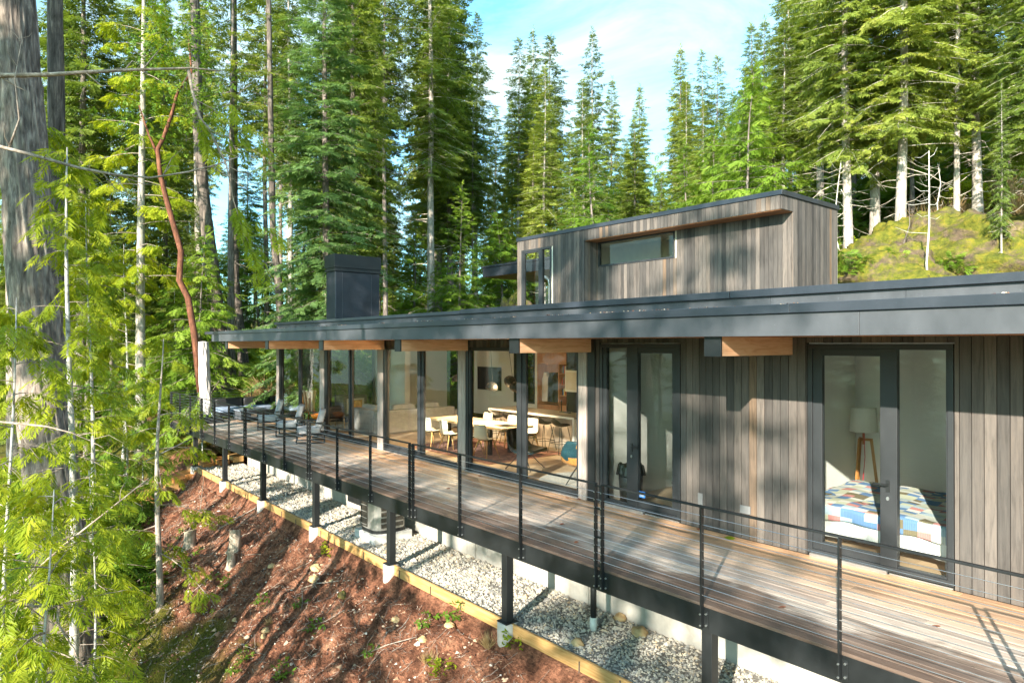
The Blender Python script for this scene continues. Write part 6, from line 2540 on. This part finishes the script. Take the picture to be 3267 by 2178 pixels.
# bare pale limbs reaching in from a dead tree standing just outside on the left
dl = thing('dead_tree', 'dead tree off the left edge, its bare pale limbs crossing the massive trunk', 'tree', tuple(P3(-220, 2150, 7.6)))
rs_ = np.random.default_rng(77)
b = MB()
b.tube([P3(-220, 2300, 7.6), P3(-215, 1200, 7.6), P3(-200, 300, 7.6), P3(-190, -300, 7.7)], [0.14, 0.12, 0.09, 0.04], 10, 0.5)
b.build('trunk', M['barkpale'], dl, smooth=True)
for pl_, w0, tw in [([P3(-205, 262, 7.6), P3(0, 240, 7.5), P3(140, 238, 7.6), P3(300, 228, 7.7), P3(420, 222, 7.8), P3(560, 218, 7.9), P3(610, 216, 8.0), P3(705, 226, 8.0)], 0.030, 8),
                    ([P3(-205, 420, 7.6), P3(0, 468, 7.5), P3(110, 496, 7.5), P3(250, 535, 7.5), P3(360, 556, 7.6), P3(480, 567, 7.6), P3(600, 548, 7.7), P3(690, 525, 7.8), P3(760, 500, 7.9)], 0.022, 12),
                    ([P3(600, 222, 8.0), P3(612, 290, 8.0), P3(635, 370, 8.0), P3(672, 425, 8.1), P3(700, 490, 8.1)], 0.020, 8),
                    ([P3(660, 400, 8.1), P3(720, 520, 8.1), P3(745, 640, 8.2), P3(775, 740, 8.2), P3(845, 870, 8.3)], 0.011, 8),
                    ([P3(28, 470, 7.5), P3(60, 380, 7.5), P3(45, 250, 7.5), P3(68, 120, 7.5)], 0.013, 4),
                    ([P3(-210, 1340, 7.6), P3(0, 1345, 7.4), P3(150, 1360, 7.4), P3(230, 1380, 7.4), P3(285, 1405, 7.5)], 0.016, 4),
                    ([P3(-100, 2010, 7.2), P3(30, 1900, 7.3), P3(190, 1750, 7.4), P3(330, 1640, 7.6), P3(475, 1525, 7.9)], 0.020, 9),
                    ([P3(-100, 1860, 6.6), P3(20, 1905, 6.6), P3(110, 1932, 6.6), P3(190, 1930, 6.6)], 0.026, 6),
                    ([P3(190, 1930, 6.6), P3(185, 1985, 6.6), P3(240, 2070, 6.6), P3(255, 2150, 6.6)], 0.014, 5)]:
    b = MB()
    limb(b, pl_, [w0 * (1 - 0.75 * i / (len(pl_) - 1)) for i in range(len(pl_))], rs_, tw)
    b.build('limb', M['twig'], dl, smooth=True)
hg = [[], [], [], [], []]
for pl_ in ([P3(640, 380, 8.0), P3(690, 400, 8.1), P3(745, 430, 8.2), P3(830, 470, 8.3)], [P3(610, 380, 8.0), P3(660, 430, 8.1), P3(700, 520, 8.1)], [P3(690, 330, 8.1), P3(740, 370, 8.2), P3(790, 410, 8.2)],
            [P3(745, 640, 8.2), P3(775, 740, 8.2), P3(845, 870, 8.3)], [P3(760, 700, 8.2), P3(850, 730, 8.4), P3(890, 760, 8.4)], [P3(560, 470, 8.2), P3(545, 520, 8.2)]):
    for dst, src in zip(hg, frond_set(pl_, 13, 0.24, rs_, hang=1.1)):
        dst += src
me = spray_mesh('hanging_fronds', *[np.array(a) for a in hg[:4]], 'cedar', rs_, np.array(hg[4]))
me.transform(Matrix.Translation(-Vector(dl.location)))
link_mesh('hanging_fronds', me, G_CEDAR, dl)

# ------------------------------------------------------------------ mossy rock behind the house
def rock_mesh(name, cx, cyy, cz, rx, ry, rz, seed, nu=90, nv=50, amp=0.35, mat=None):
    u = np.linspace(0, 2 * np.pi, nu, endpoint=False)
    v = np.linspace(0.0, np.pi * 0.5, nv)
    UU, VV = np.meshgrid(u, v)
    sx, sy, sz = np.sin(VV) * np.cos(UU), np.sin(VV) * np.sin(UU), np.cos(VV)
    n_ = fbm(sx * 2.2 + seed + 5, sy * 2.2 + sz * 1.7 + 5, seed, 5) - 0.47
    n3 = fbm(sx * 7 + seed + 5, sy * 7 + sz * 6 + 9, seed + 2, 3) - 0.47
    k = 1 + amp * n_ * 2 + amp * 0.35 * n3
    V = np.stack([(sx * rx * k).ravel(), (sy * ry * k).ravel(), (sz * rz * k).ravel()], 1)
    idx = np.arange(nu * nv).reshape(nv, nu)
    a, c = idx[:-1], idx[1:]
    F = np.stack([a.ravel(), c.ravel(), np.roll(c, -1, 1).ravel(), np.roll(a, -1, 1).ravel()], 1)
    o = link_mesh(name, np_mesh(name, V, F, smooth=True), mat or M['rock'], None, (cx, cyy, cz))
    return o


x, y = at(3010, 25.5)
ro = rock_mesh('mossy_rock', x, y + 0.3, 4.2, 4.4, 3.2, 3.0, 2, 140, 80, 0.42)
tag(ro, 'tall mossy rock outcrop in yellow sunlight behind the right of the roof', 'rock')
x, y = at(2700, 24.5)
ro = rock_mesh('mossy_rock', x, y, 3.6, 4.4, 2.6, 2.5, 5, 140, 80, 0.42)
tag(ro, 'lower mossy ledge between the upper storey and the tall outcrop', 'rock')
x, y = at(3300, 26)
ro = rock_mesh('mossy_rock', x, y, 3.4, 3.4, 2.6, 1.6, 8)
tag(ro, 'mossy rock shoulder at the right edge behind the roof', 'rock')
x, y = at(1643, 26)
ro = rock_mesh('boulder', x, y, 2.6, 0.9, 0.8, 2.0, 9)
tag(ro, 'tan boulder standing behind the left corner of the upper storey', 'rock')
x, y = at(690, 25.5)
ro = rock_mesh('boulder', -26.0, 1.3, -1.2, 0.8, 0.7, 0.75, 12)
tag(ro, 'green mossy boulder under the far end of the deck', 'rock')
# thin bare saplings on the rock
for i, (px, d, y0, y1, w, lab) in enumerate([(2966, 21, 900, 480, 0.035, 'thin white bare sapling in front of the mossy rock'), (2684, 25, 780, 520, 0.03, 'thin reddish bare sapling beside the upper storey'),
                                              (2905, 24, 860, 650, 0.03, 'short crooked dark snag on the mossy rock'), (3000, 27, 720, 520, 0.03, 'forked bare sapling on top of the mossy rock')]):
    rs_ = np.random.default_rng(i + 300)
    t = thing('bare_sapling', lab, 'tree', P3(px, y0 + 60, d))
    b = MB()
    dx = rs_.normal(0, 10, 5)
    limb(b, [P3(px + dx[k], y0 + 60 + (y1 - y0 - 60) * k / 4, d) for k in range(5)], [w, w * 0.9, w * 0.75, w * 0.6, w * 0.3], rs_, 0)
    for k in range(12):
        z_ = rs_.uniform(0.3, 1)
        p0 = np.array(P3(px, y0 + (y1 - y0) * z_, d))
        dd = rs_.normal(0, 1, 3) * np.array([1, 1, 0.4])
        b.tube([p0, p0 + dd * 0.35, p0 + dd * 0.6 + np.array([0, 0, 0.15])], [w * 0.3, w * 0.2, w * 0.08], 4, 0.9, cap=False)
    b.build('trunk', M['barkwhite'] if i != 2 else M['barkdark'], t, smooth=True)


# ------------------------------------------------------------------ shrubs, ferns, undergrowth
def make_bush(name, seed, R_, Hh, n_, slen, kind, mat):
    rs = np.random.default_rng(seed)
    a = rs.random(n_) * 6.28
    zz_ = rs.random(n_) ** 0.7
    rr_ = R_ * (0.35 + 0.65 * rs.random(n_) ** 0.5) * np.sqrt(np.clip(1.05 - zz_ ** 2, 0, 1)) * (1 + 0.35 * np.sin(3 * a + seed) + 0.2 * np.sin(7 * a))
    P = np.stack([rr_ * np.cos(a), rr_ * np.sin(a), Hh * zz_ * (1 + 0.2 * np.sin(2 * a + 1))], 1)
    D = np.stack([np.cos(a) + rs.normal(0, .6, n_), np.sin(a) + rs.normal(0, .6, n_), rs.normal(0.25, 0.5, n_)], 1)
    if kind == 'grass':
        D[:, 2] = rs.uniform(0.8, 2.5, n_)
    U = np.stack([rs.normal(0, .4, n_), rs.normal(0, .4, n_), np.ones(n_)], 1)
    S = slen * rs.uniform(0.6, 1.3, n_)
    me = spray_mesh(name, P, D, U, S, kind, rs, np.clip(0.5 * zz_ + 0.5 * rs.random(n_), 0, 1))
    me.materials.append(mat)
    return me


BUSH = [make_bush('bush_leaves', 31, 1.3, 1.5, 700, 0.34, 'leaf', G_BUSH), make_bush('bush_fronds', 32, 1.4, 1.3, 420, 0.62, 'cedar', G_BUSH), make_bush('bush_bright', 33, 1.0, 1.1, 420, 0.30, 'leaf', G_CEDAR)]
FERN = make_bush('fern_fronds', 34, 0.28, 0.25, 34, 0.42, 'cedar', G_BUSH)
SEED = make_bush('seedling_leaves', 35, 0.10, 0.16, 16, 0.16, 'leaf', G_BUSH)
SEEDY = make_bush('seedling_bright', 36, 0.10, 0.2, 18, 0.15, 'leaf', G_CEDAR)
GRASS = make_bush('grass_blades', 37, 0.15, 0.05, 30, 0.45, 'grass', G_STRAW)
GRASSBIG = make_bush('plume_blades', 38, 0.3, 0.3, 70, 1.1, 'grass', G_STRAW)


def put(name, me, x, y, s, label, cat, group=None, z=None, zs=1.0):
    o = bpy.data.objects.new(name, me)
    C.objects.link(o)
    o.location = (x, y, (gz(x, y) if z is None else z) - 0.03)
    o.rotation_euler.z = random.uniform(0, 6.28)
    o.scale = (s, s, s * zs)
    return tag(o, label, cat, group)


cnt = 0
while cnt < 42:
    px = rf.uniform(560, 1150)
    d = rf.uniform(29.5, 44)
    x, y = at(px, d)
    if x > -28.2:
        continue
    put('shrub', BUSH[rf.choice((0, 0, 1, 2))], x, y, rf.uniform(0.9, 1.9), 'leafy green shrub in the bank of undergrowth behind the outdoor sofa', 'shrub', 'shrubs behind the outdoor sofa')
    cnt += 1
cnt = 0
while cnt < 46:
    px = rf.uniform(1150, 3400)
    d = rf.uniform(27, 55)
    x, y = at(px, d)
    if y < 14 and x > -27:
        continue
    put('shrub', BUSH[rf.choice((0, 1, 2))], x, y, rf.uniform(0.8, 1.7), 'green shrub on the forest floor behind the house', 'shrub', 'shrubs on the forest floor behind the house')
    cnt += 1
for i in range(26):
    px = rf.uniform(-50, 330)
    d = rf.uniform(14, 26)
    x, y = at(px, d)
    put('shrub', BUSH[rf.choice((0, 1, 1))], x, y, rf.uniform(0.5, 1.1), 'dark leafy shrub in the shade below the left cedars', 'shrub', 'shrubs below the left cedars')
put('grass_plume', GRASSBIG, -27.3, 3.9, 1.2, 'dry tan plume of grass behind the outdoor sofa by the house corner', 'plant', None, 0.2)
# green clumps on the rock
for i, (px, py, d) in enumerate([(2720, 850, 21.7), (2760, 830, 21.8), (2690, 870, 21.6), (2800, 850, 21.8), (2840, 830, 22), (3010, 850, 22.5), (3040, 830, 22.6), (3060, 860, 22.4), (2930, 860, 22.2), (2670, 830, 21.7)]):
    x, y = at(px, d)
    put('fern', FERN, x, y, rf.uniform(0.5, 0.95), 'bright fern clump growing on the mossy rock above the roof', 'fern', 'ferns on the mossy rock', htop(py, d))
for i in range(16):
    px = rf.uniform(2650, 3350)
    d = rf.uniform(27.5, 31)
    x, y = at(px, d)
    put('grass_tuft', GRASS, x, y, rf.uniform(1.5, 3), 'dry pale grass tuft on the forest floor above the mossy rock', 'grass tuft', 'dry grass above the mossy rock')

# small plants, stones and stumps on the bank
def bank(px, py):
    """where the photo ray meets the bank"""
    u, v_ = (px - 1633.5) / 2150, -(py - 1097) / 2150
    d = 6.0
    while d < 40:
        x, y = at(px, d)
        if gz(x, y) > CAM.z + d * v_:
            break
        d += 0.03
    return x, y


for i, (px, py, k) in enumerate([(838, 1925, 0), (1045, 1770, 1), (1640, 2070, 1), (965, 1930, 0), (775, 2090, 0), (760, 2130, 0), (720, 1860, 0), (1375, 1990, 0), (1470, 1960, 0), (600, 1690, 0), (628, 1660, 0), (570, 1720, 0), (545, 1760, 0), (730, 1620, 2), (1415, 2150, 1),
                                 (1195, 2080, 0), (900, 2140, 0), (680, 1840, 0), (1010, 2010, 0), (860, 1990, 2), (1370, 2120, 2), (1560, 2060, 2), (640, 1760, 0), (520, 1850, 1), (585, 1800, 0)]):
    x, y = bank(px, py)
    put('seedling' if k < 2 else 'grass_tuft', (SEED, SEEDY, GRASS)[k], x, y, rf.uniform(0.7, 1.2) * (0.45 if k == 2 else 1), ['small green seedling on the red bank', 'small yellow-green seedling on the red bank', 'small grass tuft on the red bank'][k], ['plant', 'plant', 'grass tuft'][k], ['green seedlings on the bank', 'yellow-green seedlings on the bank', 'grass tufts on the bank'][k])
tan = NT('tan_stone')
tan.set(tan.ramp(tan.noise(tan.coord(), 5, 5), [(0.3, (0.28, 0.17, 0.07)), (0.7, (0.58, 0.42, 0.22))]), 0.9)
for i, (px, py, r_, lab) in enumerate([(1010, 1812, 0.15, 'largest tan rock on the bank, half buried'), (1003, 1846, 0.14, 'yellow rock on the bank right below the largest tan rock'), (868, 1802, 0.10, 'small tan rock on the bank left of the largest one'), (1095, 1898, 0.13, 'mossy rock on the red bank'),
                                       (1265, 1977, 0.09, 'square orange-tan stone on the bank'), (1437, 1992, 0.10, 'pale flat stone on the bank below the footings'), (850, 2007, 0.09, 'orange stone low on the bank'), (842, 2030, 0.07, 'yellow stone just below the orange stone'), (1350, 2040, 0.09, 'brown stone low on the bank'), (1060, 1850, 0.07, 'small brown stone right of the yellow rock'), (752, 1974, 0.07, 'small grey stone at the left of the bank')]):
    x, y = bank(px, py)
    o = rock_mesh('stone', x, y, gz(x, y) - 0.03, r_, r_ * 0.8, r_ * 0.75, i + 20, 24, 10, 0.4, tan.m if i != 3 else M['rock'])
    tag(o, lab, 'stone')
for i, (px, py, r_, lab) in enumerate([(1838, 1893, 0.13, 'round tan rock lying on the gravel by the drain pipe'), (1978, 1970, 0.10, 'tan stone on the gravel near the middle'), (2040, 2018, 0.12, 'yellowish stone on the gravel at the lower right'), (1842, 2050, 0.09, 'small tan stone by the timber edging')]):
    u, v_ = (px - 1633.5) / 2150, -(py - 1097) / 2150
    d = (-1.37 - CAM.z) / v_
    x, y = at(px, d)
    o = rock_mesh('stone', x, y, -1.38, r_, r_ * 0.9, r_ * 0.9, i + 40, 24, 10, 0.35, tan.m)
    tag(o, lab, 'stone')


def stump(px, py, h, r_, lab, seed):
    rs = np.random.default_rng(seed)
    x, y = bank(px, py)
    t = thing('tree_stump', lab, 'stump', (x, y, gz(x, y) - 0.08))
    nu, nv = 40, 24
    u = np.linspace(0, 2 * np.pi, nu, endpoint=False)
    v = np.linspace(0, 1, nv)
    UU, VV = np.meshgrid(u, v)
    fl_ = 1 + 0.45 * np.exp(-VV * 5) * (1 + 0.6 * np.sin(3 * UU + seed))
    rad = r_ * fl_ * (1 + 0.10 * fbm(np.cos(UU) * 3 + 9, np.sin(UU) * 3 + VV * 0.6 + 9, seed, 3) * 2 - 0.1)
    Z = VV * h * (1 + 0.07 * np.sin(UU + seed) * (VV > 0.98))
    X, Y = rad * np.cos(UU) + 0.05 * VV, rad * np.sin(UU)
    V = np.stack([X.ravel(), Y.ravel(), Z.ravel()], 1)
    idx = np.arange(nu * nv).reshape(nv, nu)
    a, c = idx[:-1], idx[1:]
    F = np.stack([a.ravel(), np.roll(a, -1, 1).ravel(), np.roll(c, -1, 1).ravel(), c.ravel()], 1)
    link_mesh('bark', np_mesh('stump_bark', V, F, np.full(len(F), 0.6), smooth=True), M['stump'], t)
    top = V[-nu:]
    cpt = top.mean(0) + np.array([0, 0, 0.01])
    b2 = MB()
    b2.add([tuple(p) for p in top] + [tuple(cpt)], [(i, (i + 1) % nu, nu) for i in range(nu)])
    b2.build('cut_face', M['table'], t, world=False)


stump(607, 1745, 0.52, 0.14, 'weathered cut stump on the bank, nearest the sapling', 1)
stump(750, 1752, 0.55, 0.13, 'taller cut stump on the bank below the second footing', 2)
stump(738, 1805, 0.40, 0.09, 'small grey stump right below the taller stump', 3)
# fallen bare branches on the bank
for i, (pl_, w0, lab) in enumerate([([(440, 1870), (560, 1790), (640, 1640), (655, 1500)], 0.016, 'thin arched bare branch beside the sapling'), ([(960, 1885), (1010, 1865), (1080, 1858)], 0.014, 'grey-green fallen branch across the middle of the bank'),
                                    ([(1150, 2100), (1240, 2060), (1330, 2035)], 0.012, 'fallen branch low on the bank'), ([(950, 2020), (1040, 1985), (1100, 1950)], 0.010, 'thin fallen twig near the mossy stone'), ([(700, 1690), (790, 1640), (830, 1615)], 0.018, 'pale root running down from the taller stump')]):
    pts_ = []
    for px, py in pl_:
        x, y = bank(px, py)
        pts_.append((x, y, gz(x, y) + 0.03 + (0.10 if i == 0 else 0)))
    b = MB()
    limb(b, pts_, [w0 * (1 - 0.6 * k / len(pts_)) for k in range(len(pts_))], np.random.default_rng(i + 500), 5)
    tag(b.build('fallen_branch', M['twig'], None, smooth=True, org=pts_[0]), lab, 'branch')
